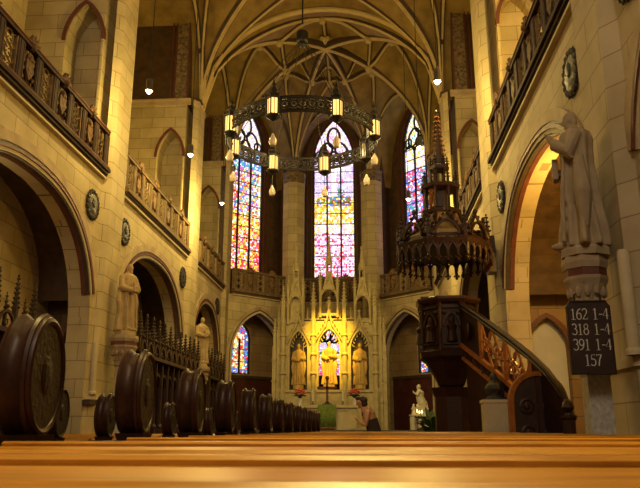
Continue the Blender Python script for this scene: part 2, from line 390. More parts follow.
def glass_color(kind, s, z, hw, zb, zt):
    """colours of the panes: s from -1 to 1 across, z from 0 (sill) to 1 (tip)"""
    r = random.random(); W = (1.0, .86, 1.0); LI = (.76, .58, 1.0); RE = (.85, .06, .05); MA = (.80, .12, .40); YE = (1.0, .68, .08); OR_ = (.95, .34, .04)
    BL = (.10, .22, .75); TE = (.08, .42, .42); GR = (.12, .32, .07); PK = (1.0, .55, .68); BR = (.35, .12, .03); CR = (1.0, .92, .66)
    pick = lambda *p: p[int(r*len(p)) % len(p)]
    if kind == 'crucifix':
        if z < .27:
            if abs(s) > .9: return pick(CR, YE, W)
            u, v = (s*4) % 1, (z*26) % 1
            if abs(u-.5)+abs(v-.5) < .3: return pick(W, CR, PK, W)
            return pick(RE, MA, PK, PK, LI, W, MA, W)
        if z < .33: return pick(W, CR, YE, W, PK)
        if z < .44: return pick(YE, YE, CR, W, YE, OR_)
        if z < .50: return pick(BR, GR, YE, BL, LI, BR) if abs(s) < .85 else pick(W, YE)
        if z < .74:
            if abs(s) < .13: return pick(W, CR, W, W)
            if abs(z-.665) < .018 and abs(s) < .55: return pick(CR, W)
            if (s-.30)**2+((z-.60)*9)**2 < .045 and random.random() < .6: return pick(MA, PK, (.8, .25, .55))
            if (s-.35)**2+((z-.525)*12)**2 < .08 and random.random() < .7: return pick(GR, BR, BL, LI)
            if (s+.4)**2+((z-.54)*9)**2 < .07 and random.random() < .6: return pick(MA, BL, LI)
            return pick(LI, W, LI, (.55, .5, .95), PK, LI)
        return pick(W, W, PK, LI, W, (.85, .3, .5), W, YE)
    if kind == 'figures':
        if z < .24: return pick(RE, OR_, YE, MA, W, RE, YE)
        if z < .34: return pick(YE, CR, RE, YE, OR_)
        if z < .62: return pick(RE, YE, TE, BL, CR, OR_, W, MA) if abs(s) < .8 else pick(YE, CR, W)
        if z < .74: return pick(TE, BL, W, BL, TE, LI)
        return pick(W, LI, YE, W, W, PK, CR)
    if kind == 'blue':
        if z < .3: return pick(MA, RE, BL, LI, W)
        if z < .6: return pick(BL, LI, RE, W, TE, MA)
        if z < .75: return pick(CR, YE, W, LI)
        return pick(YE, CR, W, W, TE)
    if abs(s) < .5 and .1 < z < .8: return pick(CR, YE, OR_, RE, CR)
    return pick(BL, BL, RE, TE, (.2, .1, .4), CR)
WN = [0]
def window(F, c, hw, zb, zs, rise, d, kind, cell=.10, lights=3, strength=1):
    WN[0] += 1
    b = B(F); cv = arch_pts('pointed', c, hw, zs, rise, 24); zt = zs+rise
    def halfw(z):
        if z <= zs: return hw
        best = 0
        for x, zz in cv:
            if zz >= z: best = max(best, abs(x-c))
        return best
    fr = MB(); fr.X = F
    full = [(cv[0][0], zb)]+cv+[(cv[-1][0], zb)]
    fr.arch(full, -.07, .05, d-.10, d+.05); fr.mm((c-hw, d-.12, zb-.08), (c+hw, d+.05, zb+.05))
    nl = lights
    for i in range(1, nl):
        x = c-hw+2*hw*i/nl
        fr.mm((x-.045, d-.08, zb), (x+.045, d+.02, zs+.05))
    w0 = fr.build('window_%d' % WN[0], 'lead', kind='structure')
    # panes: jittered quads, every pane with its own glass colour
    nx = max(4, int(2*hw/cell)); nz = int((zt-zb)/cell)
    P = {}
    for j in range(nz+1):
        z = zb+(zt-zb)*j/nz; h = halfw(z)
        for i in range(nx+1):
            s_ = -1+2*i/nx
            jx = random.uniform(-.42, .42)*2/nx if 0 < i < nx else 0; jz = random.uniform(-.42, .42)*cell if 0 < j < nz else 0
            P[i, j] = (c+(s_+jx)*h, d, z+jz)
    g = B(F)
    for j in range(nz):
        for i in range(nx):
            q = [P[i, j], P[i+1, j], P[i+1, j+1], P[i, j+1]]; m_ = [sum(p[k] for p in q)/4 for k in range(3)]
            col = glass_color(kind, (m_[0]-c)/hw, (m_[2]-zb)/(zt-zb), hw, zb, zt)
            v = random.uniform(.75, 1.1)*strength
            qc = [tuple(m_[k]+(p[k]-m_[k])*.86 for k in range(3)) for p in q]
            g.add(qc, [(0, 1, 2, 3)], tuple(x*v for x in col))
    g.build('stained_glass', 'glass', w0, fix=False)
    lb = B(F); lb.add([(p[0], d+.012, p[1]) for p in [(cv[0][0], zb)]+cv+[(cv[-1][0], zb)]], [tuple(range(len(cv)+2))]); lb.build('lead_net', 'lead', w0, fix=False)
    tr = B(F); sb = B(F)
    k = 1
    while zb+k*.62 < zs: sb.mm((c-hw, d-.05, zb+k*.62-.018), (c+hw, d-.01, zb+k*.62+.018)); k += 1
    sb.build('saddle_bars', 'lead', w0)
    if hw > .9:      # curvilinear tracery: cusped heads, teardrops and a top oval
        U, Wv = (1, 0, 0), (0, 0, 1)
        for i in range(nl):
            x = c-hw+2*hw*(i+.5)/nl
            tr.arch(arch_pts('pointed', x, hw/nl, zs-.35, .55, 10), -.03, .04, d-.08, d+.02)
        for sx in (-1, 1):
            pts = [(c+sx*hw*(.38+.30*cos(a)-.10*sin(a)), d-.03, zs+.62+.52*sin(a)) for a in [2*PI*q/14 for q in range(14)]]
            tr.tube(pts, .075, 4, closed=True)
            pts = [(c+sx*hw*(.70+.2*cos(a)), d-.03, zs+.35+.28*sin(a)) for a in [2*PI*q/10 for q in range(10)]]
            tr.tube(pts, .06, 4, closed=True)
        pts = [(c+hw*.30*cos(a), d-.03, zs+1.45+.62*sin(a)) for a in [2*PI*q/14 for q in range(14)]]
        tr.tube(pts, .075, 4, closed=True)
        pts = [(c+hw*.26*cos(a), d-.03, zs+.30+.28*sin(a)) for a in [2*PI*q/12 for q in range(12)]]
        tr.tube(pts, .06, 4, closed=True)
        tr.build('tracery', 'lead', w0)
    return w0
DO = 1.52
kinds = ['figures', 'crucifix', 'blue']
for i, (F, hl) in enumerate(SA):
    nm = ('left', 'centre', 'right')[i]
    # gallery front with its pointed arch
    b = B(F); cv = arch_pts('pointed', 0, 1.62, 4.45, 2.2, 24); full = [(cv[0][0], 0)]+cv+[(cv[-1][0], 0)]
    arch_wall(b, -hl, hl, 0, ZM, .5, full, 0); w = b.build('wall_apse_'+nm, 'stone', kind='structure')
    q = B(F); q.arch(full, .16, .32, -.06, .02); q.build('hood_moulding', 'hood', w)
    q = B(F); q.arch(full, .10, .16, -.03, .02); q.arch(full, -.05, .0, .06, .16); q.build('arch_line', 'darkpaint', w)
    q = B(F); q.arch(full, .0, .10, -.05, .02); q.build('arch_chamfer', 'trimstone', w)
    b = B(F); b.mm((-hl-.6, .45, 7.0), (hl+.6, DO, 7.4)); b.build('ceiling_apse_'+nm, 'painted', kind='structure')
    # outer wall: lower part with a small window, painted upper part with the tall window
    FO = F @ Matrix.Translation((0, DO, 0))
    b = B(FO); hwl = 1.0 if i == 1 else .62
    cv = arch_pts('pointed', 0, hwl, 5.5, .9, 16); full = [(cv[0][0], 3.75)]+cv+[(cv[-1][0], 3.75)]
    arch_wall(b, -hl-1.2, hl+1.2, 0, 7.1, .5, full, 3.75); b.build('wall_apse_lower_'+nm, 'recesswarm', kind='structure')
    window(FO, 0, hwl, 3.75, 5.5, .9, .2, 'saint' if i != 1 else 'crucifix', .09, 2 if i != 1 else 3, .8)
    b = B(FO); b.mm((-hl-1, -.06, 0), (hl+1, 0, 3.5)); w = b.build('baseboard_apse_'+nm, 'dado', kind='structure')
    q = B(FO); q.mm((-hl-1, -.12, 3.5), (hl+1, 0, 3.66)); q.build('dado_cap', 'darkpaint', w)
    b = B(FO); cv = arch_pts('pointed', 0, 1.17, 15.9, 2.6, 24); full = [(cv[0][0], 9.05)]+cv+[(cv[-1][0], 9.05)]
    arch_wall(b, -hl-1.2, hl+1.2, 7.1, 19.5, .6, full, 9.05); w = b.build('wall_apse_upper_'+nm, 'painted', kind='structure')
    q = B(FO); q.arch(full, .05, .13, -.05, .02); q.arch(full, .30, .36, -.03, .02); q.build('window_edge', 'redpaint', w)
    window(FO, 0, 1.17, 9.05, 15.9, 2.6, .15, kinds[i], .092, 3, 1.0)

# ------------------------------------------------------------------ vault
ZS, RISE = 13.95, 4.75
K = (AX, 29.9)
def prof(u): return sqrt(max(0, 1-min(u, 1)**2.0))
def tri_z(r, s, pw=2.0):
    a_, b_ = prof(r), .95*sqrt(max(0, 1-min(abs(s), 1)**pw)); return ZS+RISE*min((a_**6+b_**6)**(1/6), 1.04) + .35*(1-r*r)*(1-s*s)
class Fan:
    def __init__(s, k, corners, open_): s.k = Vector(k); s.c = [Vector(c) for c in corners]; s.open = open_
    def pt(s, i, r, q):              # i-th web, r 0 at the key .. 1 at the wall, q -1..1 along the wall
        a, b_ = s.c[i], s.c[(i+1) % len(s.c)]; e_ = a+(b_-a)*(q+1)/2; p = s.k+(e_-s.k)*r
        return Vector((p.x, p.y, tri_z(r, q, 4.5 if len(s.c) == 4 and i in s.open else 2.0)))
    def corner(s, i, r):
        p = s.k+(s.c[i]-s.k)*r; return Vector((p.x, p.y, ZS+RISE*prof(r)))
fans = []
for (y0, y1) in [(-9, PY[0])]+bays[:3]:
    fans.append(Fan((AX, (y0+y1)/2), [(XL, y0), (XL, y1), (XR, y1), (XR, y0)], [0, 2]))
fans.append(Fan(K, [(XL, PY[3]), (XL, PY[4]), CA[0], CA[1], (XR, PY[4]), (XR, PY[3])], [0, 1, 2, 3, 4]))
for fi, fn in enumerate(fans):
    b = B(); NR, NQ = 16, 20
    for i in range(len(fn.c)):
        rows = [[fn.pt(i, (k/NR if k <= NR else 1), -1+2*j/NQ) for j in range(NQ+1)] for k in range(NR+1)]
        if i in fn.open:
            a, c2 = fn.c[i], fn.c[(i+1) % len(fn.c)]; t_ = (c2-a).normalized(); n_ = Vector((-t_.y, t_.x))
            if (((a+c2)/2)-fn.k).dot(n_) < 0: n_ = -n_
            rows.append([p+Vector((n_.x, n_.y, 0))*2.8 for p in rows[-1]])
        o_ = len(b.v); n1 = NQ+1
        b.add([p for r_ in rows for p in r_], [(k*n1+j, k*n1+j+1, (k+1)*n1+j+1, (k+1)*n1+j) for k in range(len(rows)-1) for j in range(NQ)])
    ceil = b.build('ceiling', 'web', kind='structure', smooth='all')
    if fi < 2: continue
    def rib(pts, w=.17, mat='rib', nm='vault_rib', edge=True):
        out = []
        for p in pts:
            h_ = 1-min(max((p.z-ZS)/RISE, 0), 1); d_ = Vector((fn.k.x-p.x, fn.k.y-p.y, 0)); d_ = d_.normalized() if d_.length > .1 else d_
            out.append(p+d_*.20*h_)
        pts = out
        q = B(); q.tube([p+Vector((0, 0, -.09)) for p in pts], w*.62, 6, sq=.75); r_ = q.build(nm, mat, ceil, smooth=True)
        if not edge: return
        q = B(); q.tube([p+Vector((0, 0, .03)) for p in pts], [w*1.15*(1-.75*(1-min(max((p.z-ZS)/RISE, 0), 1))**2) for p in pts], 4, rot=PI/4); q.build('painted_border', 'ribdark', r_)
    N = len(fn.c); apse = fi == len(fans)-1
    bossp = []
    for i in range(N):
        rc = .40
        rib([fn.corner(i, 1-.0-(1-rc)*k/14) for k in range(15)])                   # corner rib up to the ring
        rib([fn.corner(i, rc*(1-k/5)) for k in range(6)])
        bossp.append(fn.corner(i, rc))
        m0 = .62
        if i in fn.open or not apse or i == N-1:
            M_ = fn.pt(i, m0, 0)
            rib([fn.pt(i, m0*(1-k/6), 0) for k in range(7)], .14)
            bossp.append(M_)
            for sg in (-1, 1):
                pts = []
                for k in range(13):     # tiercerons from the piers to the ridge
                    u = k/12; r_ = 1+(m0-1)*u; q_ = sg*(1-u)
                    p = fn.pt(i, r_, q_); pts.append(p)
                rib(pts, .14)
                pts = []
                a_ = M_; c_ = fn.corner(i if sg < 0 else (i+1) % N, rc)
                for k in range(8):
                    u = k/7; pts.append(fn.pt(i, m0+(rc-m0)*u, sg*u))
                rib(pts, .14)
        if i in fn.open or not apse: rib([fn.pt(i, rc+.02*sin(PI*k/8), -1+2*k/8) for k in range(9)], .13)
        # wall arch of each web
        rib([fn.pt(i, 1, -1+2*k/24) for k in range(25)], .2 if (apse and i == N-1) or not apse and i in (1, 3) else .15, edge=not((apse and i == N-1) or not apse and i in (1, 3)))
    q = B(); q.lathe([(.05, -.55), (.22, -.5), (.30, -.34), (.42, -.26), (.34, -.16), (.2, 0)], (fn.k.x, fn.k.y, fn.pt(0, 0, 0).z), 12)
    for k in range(10):
        a = 2*PI*k/10; q.ball((fn.k.x+.44*cos(a), fn.k.y+.44*sin(a), fn.pt(0, 0, 0).z-.28), (.1, .1, .08), 6, 4)
    q.build('key_boss', 'rib', ceil)
    for p in bossp:
        q = B(); q.lathe([(.04, -.34), (.13, -.30), (.17, -.18), (.12, .02)], tuple(p), 8); q.build('small_boss', 'rib', ceil)

# ------------------------------------------------------------------ gallery balustrades
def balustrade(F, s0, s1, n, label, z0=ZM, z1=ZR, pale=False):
    mr, me_, mt_, ms = ('raillit', 'raillit', 'tracerylit', 'shieldlit') if pale else ('rail', 'railred', 'tracery', 'shield')  # bays standing in the light take the lit colour set
    o = F @ Vector(((s0+s1)/2, 0, z0))
    t_ = thing('gallery_balustrade', label, 'balustrade', o, 'gallery balustrades')
    q = B(F); q.mm((s0, -.20, z0+.12), (s1, .12, z0+.21)); q.mm((s0, -.10, z0), (s1, .1, z0+.06)); q.build('base_moulding', mr, t_)
    q = B(F); q.mm((s0, -.105, z0-.05), (s1, .1, z0)); q.build('pale_fillet', 'trimstone', t_)
    q = B(F); q.mm((s0, -.14, z0+.06), (s1, .1, z0+.12)); q.build('moulding_shadow_line', 'darkpaint', t_)
    q = B(F); q.mm((s0, -.17, z0+.21), (s1, .1, z0+.27)); q.build('bottom_rail', me_, t_)
    q = B(F); q.mm((s0, -.11, z1-.10), (s1, .1, z1-.02)); q.build('top_rail', mr, t_)
    q = B(F); q.mm((s0, -.13, z1-.02), (s1, .12, z1+.01)); q.build('rail_edge', me_, t_)
    w = (s1-s0)/n; za, zb = z0+.27, z1-.10; U, V = (1, 0, 0), (0, 0, 1)
    for i in range(n+1):
        x = s0+w*i; x = min(max(x, s0+.06), s1-.06)
        q = B(F); q.mm((x-.055, -.08, za), (x+.055, .06, zb)); q.lathe([(.035, za), (.035, zb)], (x-.10, -.05, 0), 6); q.lathe([(.035, za), (.035, zb)], (x+.10, -.05, 0), 6)
        q.build('post', mr, t_)
    for i in range(n):
        x0, x1 = s0+w*i+.15, s0+w*(i+1)-.15; xc = (x0+x1)/2; ww = x1-x0; h = zb-za
        if i % 2 == 0:
            q = B(F)
            for xx in (x0, x1): q.mm((xx-.02, -.05, za), (xx+.02, .03, zb))
            for k in range(3):
                zc = za+h*(k+.5)/3; r_ = min(ww*.46, h/6.2)
                q.ring((xc, -.01, zc), r_, .022, (U, V), 10)
                for sx in (-1, 1):
                    for sz in (-1, 1):
                        q.tube([(xc+sx*r_*.25, -.01, zc+sz*r_*.25), (xc+sx*ww*.48, -.01, zc+sz*h/6)], .018, 4)
            q.build('tracery_panel', mt_, t_)
        else:
            q = B(F); q.mm((x0, .02, za), (x1, .06, zb)); q.build('backing_panel', mr, t_)
            q = B(F)
            zc = za+h*.5; sw = ww*.30
            q.prism([(xc-sw, zc+h*.2), (xc+sw, zc+h*.2), (xc+sw, zc-h*.05), (xc, zc-h*.27), (xc-sw, zc-h*.05)], -.07, .03)
            q.lathe([(.02, .18), (.06, .16), (.09, .08), (.06, 0)], (xc, -.03, zc+h*.2), 6)
            for k in range(7):
                a = PI*k/6; q.ball((xc+ww*.40*cos(a), -.02, zc+h*.22+h*.17*sin(a)), (.05, .04, .05), 6, 4)
                q.ball((xc+ww*.42*(1 if k % 2 else -1), -.02, za+h*.1*k+.04), (.045, .04, .06), 6, 4)
            q.build('shield_relief', ms, t_)
            q = B(F)
            for k in range(5):
                a = R(-70+35*k); q.tube([(xc, -.05, z1-.1), (xc+.13*sin(a), -.06, z1+.12*cos(a)), (xc+.22*sin(a)+.02, -.12, z1+.22*cos(a))], [.06, .06, .02], 6)
            q.ball((xc, -.10, z1-.02), .09, 8, 6)
            q.build('leaf_crest', ms, t_)
    return t_
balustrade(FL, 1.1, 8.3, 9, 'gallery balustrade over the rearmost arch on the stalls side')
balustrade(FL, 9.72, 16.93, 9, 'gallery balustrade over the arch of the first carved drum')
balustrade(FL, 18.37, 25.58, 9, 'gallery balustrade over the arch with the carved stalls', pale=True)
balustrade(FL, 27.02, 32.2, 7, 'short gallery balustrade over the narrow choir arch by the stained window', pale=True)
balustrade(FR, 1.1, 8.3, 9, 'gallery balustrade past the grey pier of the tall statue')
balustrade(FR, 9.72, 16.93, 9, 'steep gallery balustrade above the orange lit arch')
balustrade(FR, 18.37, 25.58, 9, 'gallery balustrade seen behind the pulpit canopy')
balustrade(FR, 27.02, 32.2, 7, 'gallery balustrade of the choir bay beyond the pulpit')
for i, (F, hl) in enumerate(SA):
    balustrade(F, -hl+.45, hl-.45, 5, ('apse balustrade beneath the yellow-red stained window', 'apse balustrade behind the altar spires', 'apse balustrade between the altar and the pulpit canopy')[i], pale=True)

# ------------------------------------------------------------------ wall medallions
def medallion(loc, sg, label):
    t_ = thing('portrait_medallion', label, 'medallion', loc, 'round bronze wall medallions')
    q = B(); q.lathe([(.30, 0), (.30, .05), (.24, .07), (.05, .07)], (0, 0, 0), 24, 'x'); q.build('disc', 'medal', t_, smooth=True, off=(0, 0, 0))
    q = B(); q.ball((.07, 0, .05), (.035, .10, .13), 10, 8); q.ball((.08, -.1, .03), (.02, .04, .03), 6, 4); q.ball((.06, 0, -.16), (.03, .16, .08), 10, 6); q.build('portrait_relief', 'medal', t_, smooth=True, off=(0, 0, 0))
    q = B()
    for k in range(16):
        a = 2*PI*k/16; q.ball((.04, .33*cos(a), .33*sin(a)), (.05, .065, .065), 6, 5)
        q.tube([(.04, .36*cos(a+.2), .36*sin(a+.2)), (.03, .41*cos(a+.25), .41*sin(a+.25))], [.03, .01], 5)
    q.build('wreath', 'medal', t_, off=(0, 0, 0))
    t_.rotation_euler = (0, 0, 0 if sg > 0 else PI)
medallion((XL, 16.35, 6.48), 1, 'dark round medallion beside the arch of the first carved drum')
medallion((XL, 18.75, 6.45), 1, 'dark round medallion just past the pier of the bearded statue')
medallion((XL, 25.15, 6.5), 1, 'dark oval-looking medallion at the far shoulder of the stalls arch')
medallion((XL, 31.25, 6.45), 1, 'small far medallion beside the narrow choir arch')
medallion((XR, 16.35, 6.45), -1, 'dark round medallion between the orange lit arch and the pulpit canopy')
medallion((XR, 10.25, 6.45), -1, 'dark wreathed medallion above the head of the tall statue')
medallion((XR, 7.75, 6.5), -1, 'wreathed medallion at the top corner on the camera side of the grey pier')

# ------------------------------------------------------------------ figures
def tubeR(q, pts, rad, n=10): q.tube(pts, rad, n)
def hand(q, p, d, side, s=1.0, curl=.5):
    """palm and five bent fingers from wrist p pointing along d; side = +-1 puts the thumb"""
    d = Vector(d).normalized(); up = Vector((0, 0, 1)); x = d.cross(up)
    if x.length < .1: x = Vector((0, 1, 0))
    x = x.normalized()*side; y = x.cross(d).normalized()
    if y.z > 0: y = -y
    p = Vector(p); q.tube([p-d*.02*s, p+d*.04*s, p+d*.09*s], [.026*s, .036*s, .034*s], 8)
    for k, L in enumerate((.070, .080, .075, .058)):
        o = p+d*.085*s+x*(.027-.018*k)*s
        a = o+d*L*.5*s+y*.012*s*curl; b_ = a+(d*.3+y*curl).normalized()*L*.4*s; c = b_+(d*-.1+y).normalized()*L*.3*s*curl
        q.tube([o, a, b_, c], [.0105*s, .010*s, .009*s, .007*s], 6)
    o = p+d*.02*s+x*.03*s; q.tube([o, o+(d+x*.9).normalized()*.045*s, o+(d*1.5+x*.6+y*.5).normalized()*.085*s], [.013*s, .012*s, .008*s], 6)
def head(q, c, s, f, beard=0, hair=1, tilt=0):
    """head centred at c, facing f (unit xy); s = head height"""
    f = Vector((f[0], f[1], tilt)).normalized(); z = Vector((0, 0, 1)); r = z.cross(f).normalized(); u = f.cross(r)
    c = Vector(c)
    def e(o, rr, n=12, m_=9):
        o = c + f*o[0]*s + r*o[1]*s + u*o[2]*s; rings = []
        for i in range(m_+1):
            a = -PI/2+PI*i/m_; k = max(cos(a), .03)
            rings.append([o+f*rr[0]*s*k*cos(2*PI*j/n)+r*rr[1]*s*k*sin(2*PI*j/n)+u*rr[2]*s*sin(a) for j in range(n)])
        q.loft(rings)
    e((0, 0, .06), (.40, .34, .42)); e((.10, 0, -.18), (.26, .25, .32))
    e((.38, 0, -.03), (.10, .055, .13), 8, 6); e((.33, 0, .09), (.07, .22, .05), 8, 5)
    for sy in (-1, 1):
        e((.02, sy*.34, -.02), (.08, .04, .12), 6, 5); e((.35, sy*.13, .035), (.035, .05, .03), 6, 4); e((.24, sy*.17, -.10), (.10, .09, .09), 6, 4)
    e((.33, 0, -.24), (.05, .11, .03), 8, 4)
    if hair:
        e((-.06, 0, .14), (.40, .38, .40)); e((-.20, 0, -.10), (.24, .36, .36))
    if beard: e((.22, 0, -.38), (.17, .22, .26)); 
def robe(q, H, wid=.30, dep=.22, n=36, folds=10, amp=.10, ph=0, lean=0, flare=1.15):
    """standing robed trunk, facing +x"""
    T = [(0, flare, .95), (.02, flare*1.02, 1), (.12, flare*.96, 1), (.30, .92, .95), (.45, .90, .80), (.58, .86, .55), (.68, .92, .35), (.76, 1.0, .2), (.81, .92, .1), (.84, .55, .05), (.87, .30, 0)]
    rings = []
    for t_, k, a in T:
        ring = []
        for j in range(n):
            th = 2*PI*j/n
            w = 1+amp*a*(sin(folds*th+ph+2.2*t_)+.5*sin(5*th+1.7*ph-3*t_))
            ring.append((dep*k*w*cos(th)+lean*t_, wid*k*w*sin(th), t_*H))
        rings.append(ring)
    q.loft(rings)
def remesh(o, v):
    md = o.modifiers.new('blend', 'REMESH'); md.mode = 'VOXEL'; md.voxel_size = v; md.use_smooth_shade = True
    return o
def statue(kind, label, loc, rz, H, mat, plinth=.12, group=None, v=.014, name='stone_statue'):
    t_ = thing(name, label, 'statue', loc, group); q = MB(); h = H-plinth; z0 = plinth
    q.X = Matrix.Translation((0, 0, z0))
    k = h/1.75
    robe(q, h, .31*k, .24*k, 56, 9, .19, {'reformer': .4, 'book': 1.3, 'slim': 2.1, 'altar': .7, 'monk': 3}.get(kind, 0))
    head(q, (.05*k, 0, h*.925), .24*k, (1, 0), beard=kind in ('book', 'altar', 'slim'), hair=1)
    q.tube([(0, 0, h*.80), (.02*k, 0, h*.88)], [.10*k, .075*k], 10)
    if kind == 'reformer':        # one arm raised forward, the other holding the gown and a book
        q.tube([(0, .27*k, h*.79), (.12*k, .31*k, h*.64), (.30*k, .20*k, h*.73)], [.10*k, .11*k, .08*k], 10)
        hand(q, (.31*k, .19*k, h*.735), (.4, -.1, .9), 1, 1.2*k, .3)
        q.tube([(0, -.27*k, h*.79), (.08*k, -.36*k, h*.60), (.26*k, -.18*k, h*.56)], [.10*k, .12*k, .08*k], 10)
        hand(q, (.27*k, -.16*k, h*.56), (.3, 1, 0), -1, 1.2*k); q.box((.30*k, -.06*k, h*.58), (.08*k, .20*k, .26*k))
        q.tube([(.0, .36*k, h*.60), (-.02, .36*k, h*.35), (0, .33*k, h*.12)], [.07*k, .12*k, .06*k], 8)
        q.tube([(-.1, -.36*k, h*.62), (-.12, -.35*k, h*.35), (-.1, -.33*k, h*.1)], [.07*k, .12*k, .06*k], 8)
        q.ball((.30*k, .10*k, .03), (.15*k, .07*k, .05*k)); q.ball((.24*k, -.12*k, .03), (.13*k, .07*k, .05*k))
        for sy in (-.2, .05, .22): q.tube([(.19*k, sy*k, h*.62), (.24*k, sy*k*.9, h*.35), (.27*k, sy*k*1.1, h*.03)], [.02*k, .035*k, .03*k], 6)
    else:
        for sy in (-1, 1):
            q.tube([(0, sy*.27*k, h*.79), (.07*k, sy*.35*k, h*.62), (.30*k, sy*.10*k, h*.64 if sy > 0 else h*.58)], [.10*k, .115*k, .07*k], 10)
            hand(q, (.30*k, sy*.10*k, h*.64 if sy > 0 else h*.58), (.5, -sy, .1), sy, 1.2*k)
            q.tube([(-.02, sy*.34*k, h*.62), (.02*k, sy*.36*k, h*.42), (.05*k, sy*.33*k, h*.24)], [.06*k, .10*k, .04*k], 8)
            q.ball((.25*k, sy*.10*k, .03), (.13*k, .065*k, .05*k))
        if kind in ('book', 'monk', 'slim'): q.box((.33*k, 0, h*.63), (.09*k, .20*k, .25*k))
        for sy in (-.18, 0, .16): q.tube([(.20*k, sy*k, h*.55), (.235*k, sy*k*1.2, h*.3), (.27*k, sy*k*1.3, h*.03)], [.02*k, .032*k, .03*k], 6)
        if kind == 'slim': q.tube([(.22*k, .32*k, h*.02), (.26*k, .30*k, h*1.0)], .02*k, 6)
    q.X = None
    remesh(q.build('figure', mat, t_, off=(0, 0, 0)), v)
    q = MB(); q.lathe([(.33*k, 0), (.33*k, plinth*.7), (.31*k, plinth*1.02)], (.02, 0, 0), 8, rot=PI/8); q.build('plinth', mat, t_, off=(0, 0, 0))
    t_.rotation_euler = (0, 0, rz); return t_
def pedestal(label, loc, ztop):
    t_ = thing('statue_pedestal', label, 'pedestal', (loc[0], loc[1], 0), 'columns carrying the statues')
    q = MB(); q.lathe([(.30, 0), (.30, .12), (.25, .2), (.25, 1.62), (.31, 1.7), (.31, 1.8)], n=4, rot=PI/4); q.build('base', 'pattern', t_, off=(0, 0, 0))
    q = MB(); q.lathe([(.19, 1.8), (.19, ztop-.78)], n=12); q.build('shaft', 'trimstone', t_, off=(0, 0, 0), smooth=True)
    q = MB(); q.lathe([(.19, ztop-.80), (.24, ztop-.76), (.20, ztop-.7), (.23, ztop-.55), (.30, ztop-.40), (.31, ztop-.36)], n=16)
    for r_, zz, nn in ((.22, ztop-.58, 10), (.27, ztop-.45, 12)):
        for k in range(nn):
            a = 2*PI*(k+.5*(nn == 12))/nn; q.ball((r_*cos(a), r_*sin(a), zz), (.05, .05, .08), 7, 5)
    q.build('leaf_capital', 'statuegrey', t_, off=(0, 0, 0))
    q = MB(); q.lathe([(.32, ztop-.36), (.35, ztop-.30), (.35, ztop-.26)], n=8, rot=PI/8); q.build('abacus', 'statuegrey', t_, off=(0, 0, 0))
    q = MB(); q.lathe([(.335, ztop-.26), (.335, ztop-.16)], n=8, rot=PI/8); q.build('red_band', 'redpaint', t_, off=(0, 0, 0))
    q = MB(); q.lathe([(.35, ztop-.16), (.37, ztop-.08), (.35, ztop)], n=8, rot=PI/8); q.build('top_slab', 'statuegrey', t_, off=(0, 0, 0))
    return t_
pedestal('column with red banded capital under the statue beside the stalls arch', (-4.42, 17.8), 3.36)
statue('book', 'bearded sandstone statue holding a book, on the first pier past the carved drum', (-4.42, 17.8, 3.36), -.42, 1.92, 'statue', group='reformer statues').scale = (.82, .82, 1)
pedestal('column carrying the distant statue at the far end of the stalls', (-4.45, 26.35), 3.30)
statue('monk', 'smaller-looking sandstone statue on the far pier behind the stall pinnacles', (-4.45, 26.35, 3.30), -.6, 1.88, 'statue', group='reformer statues').scale = (.82, .82, 1)
pedestal('column with red banded capital carrying the tall statue over the hymn board', (4.66, 8.9), 3.12).scale = (.77, .77, 1)
statue('reformer', 'tall robed stone statue with raised hand on the grey pier above the hymn board', (4.70, 8.9, 3.12), PI-.25, 2.04, 'statuegrey', group='reformer statues').scale = (.86, .86, 1)
for loc, lb in (((-4.87, 17.05), 'slender stone post standing on the pier ledge beside the bearded statue'), ((4.98, 8.42), 'slender stone post on the ledge beside the hymn board')):
    t_ = thing('stone_post', lb, 'post', (loc[0], loc[1], 1.84)); q = MB(); q.lathe([(.075, 0), (.075, 1.2), (.06, 1.26)], n=12); q.build('tube', 'trimstone', t_, off=(0, 0, 0), smooth=True)
    q = MB(); q.lathe([(.10, 0), (.10, .05), (.08, .08)], n=12); q.build('foot', 'trimstone', t_, off=(0, 0, 0))
# ledges along the wall by the grey pier
b = B(FR); b.mm((6.6, -.14, 1.72), (9.9, 0, 1.84)); b.build('trim_1', 'darkpaint', kind='structure')
b = B(FL); b.mm((16.8, -.20, 1.60), (18.6, 0, 1.70)); b.build('trim_2', 'darkpaint', kind='structure')

# hymn board
hb = thing('hymn_board', 'dark hymn number board with white figures hanging below the tall statue', 'sign', (4.50, 8.40, 1.62))
hb.rotation_euler = (0, 0, -.02)
q = MB(); q.prism([(-.25, .0), (.25, .0), (.25, .80), (.21, .86), (-.21, .86), (-.25, .80)], 0, .05); q.build('board', 'board', hb, off=(0, 0, 0))
q = MB()
for a, c in (((-.25, -.012, 0), (-.235, .05, .8)), ((.235, -.012, 0), (.25, .05, .8)), ((-.25, -.012, 0), (.25, .05, .015)), ((-.21, -.012, .85), (.21, .05, .865))): q.mm(a, c)
q.build('frame', 'pewdark', hb, off=(0, 0, 0))
q = MB(); q.tube([(-.15, 0, .84), (-.15, 0, .93), (-.12, .05, .96)], .012, 6); q.build('hook', 'iron', hb, off=(0, 0, 0))
q = MB(); q.tube([(.15, 0, .84), (.15, 0, .93), (.12, .05, .96)], .012, 6); q.build('hook', 'iron', hb, off=(0, 0, 0))
q = MB(); q.mm((-.03, .05, .3), (.03, .62, .34)); q.build('bracket', 'iron', hb, off=(0, 0, 0))
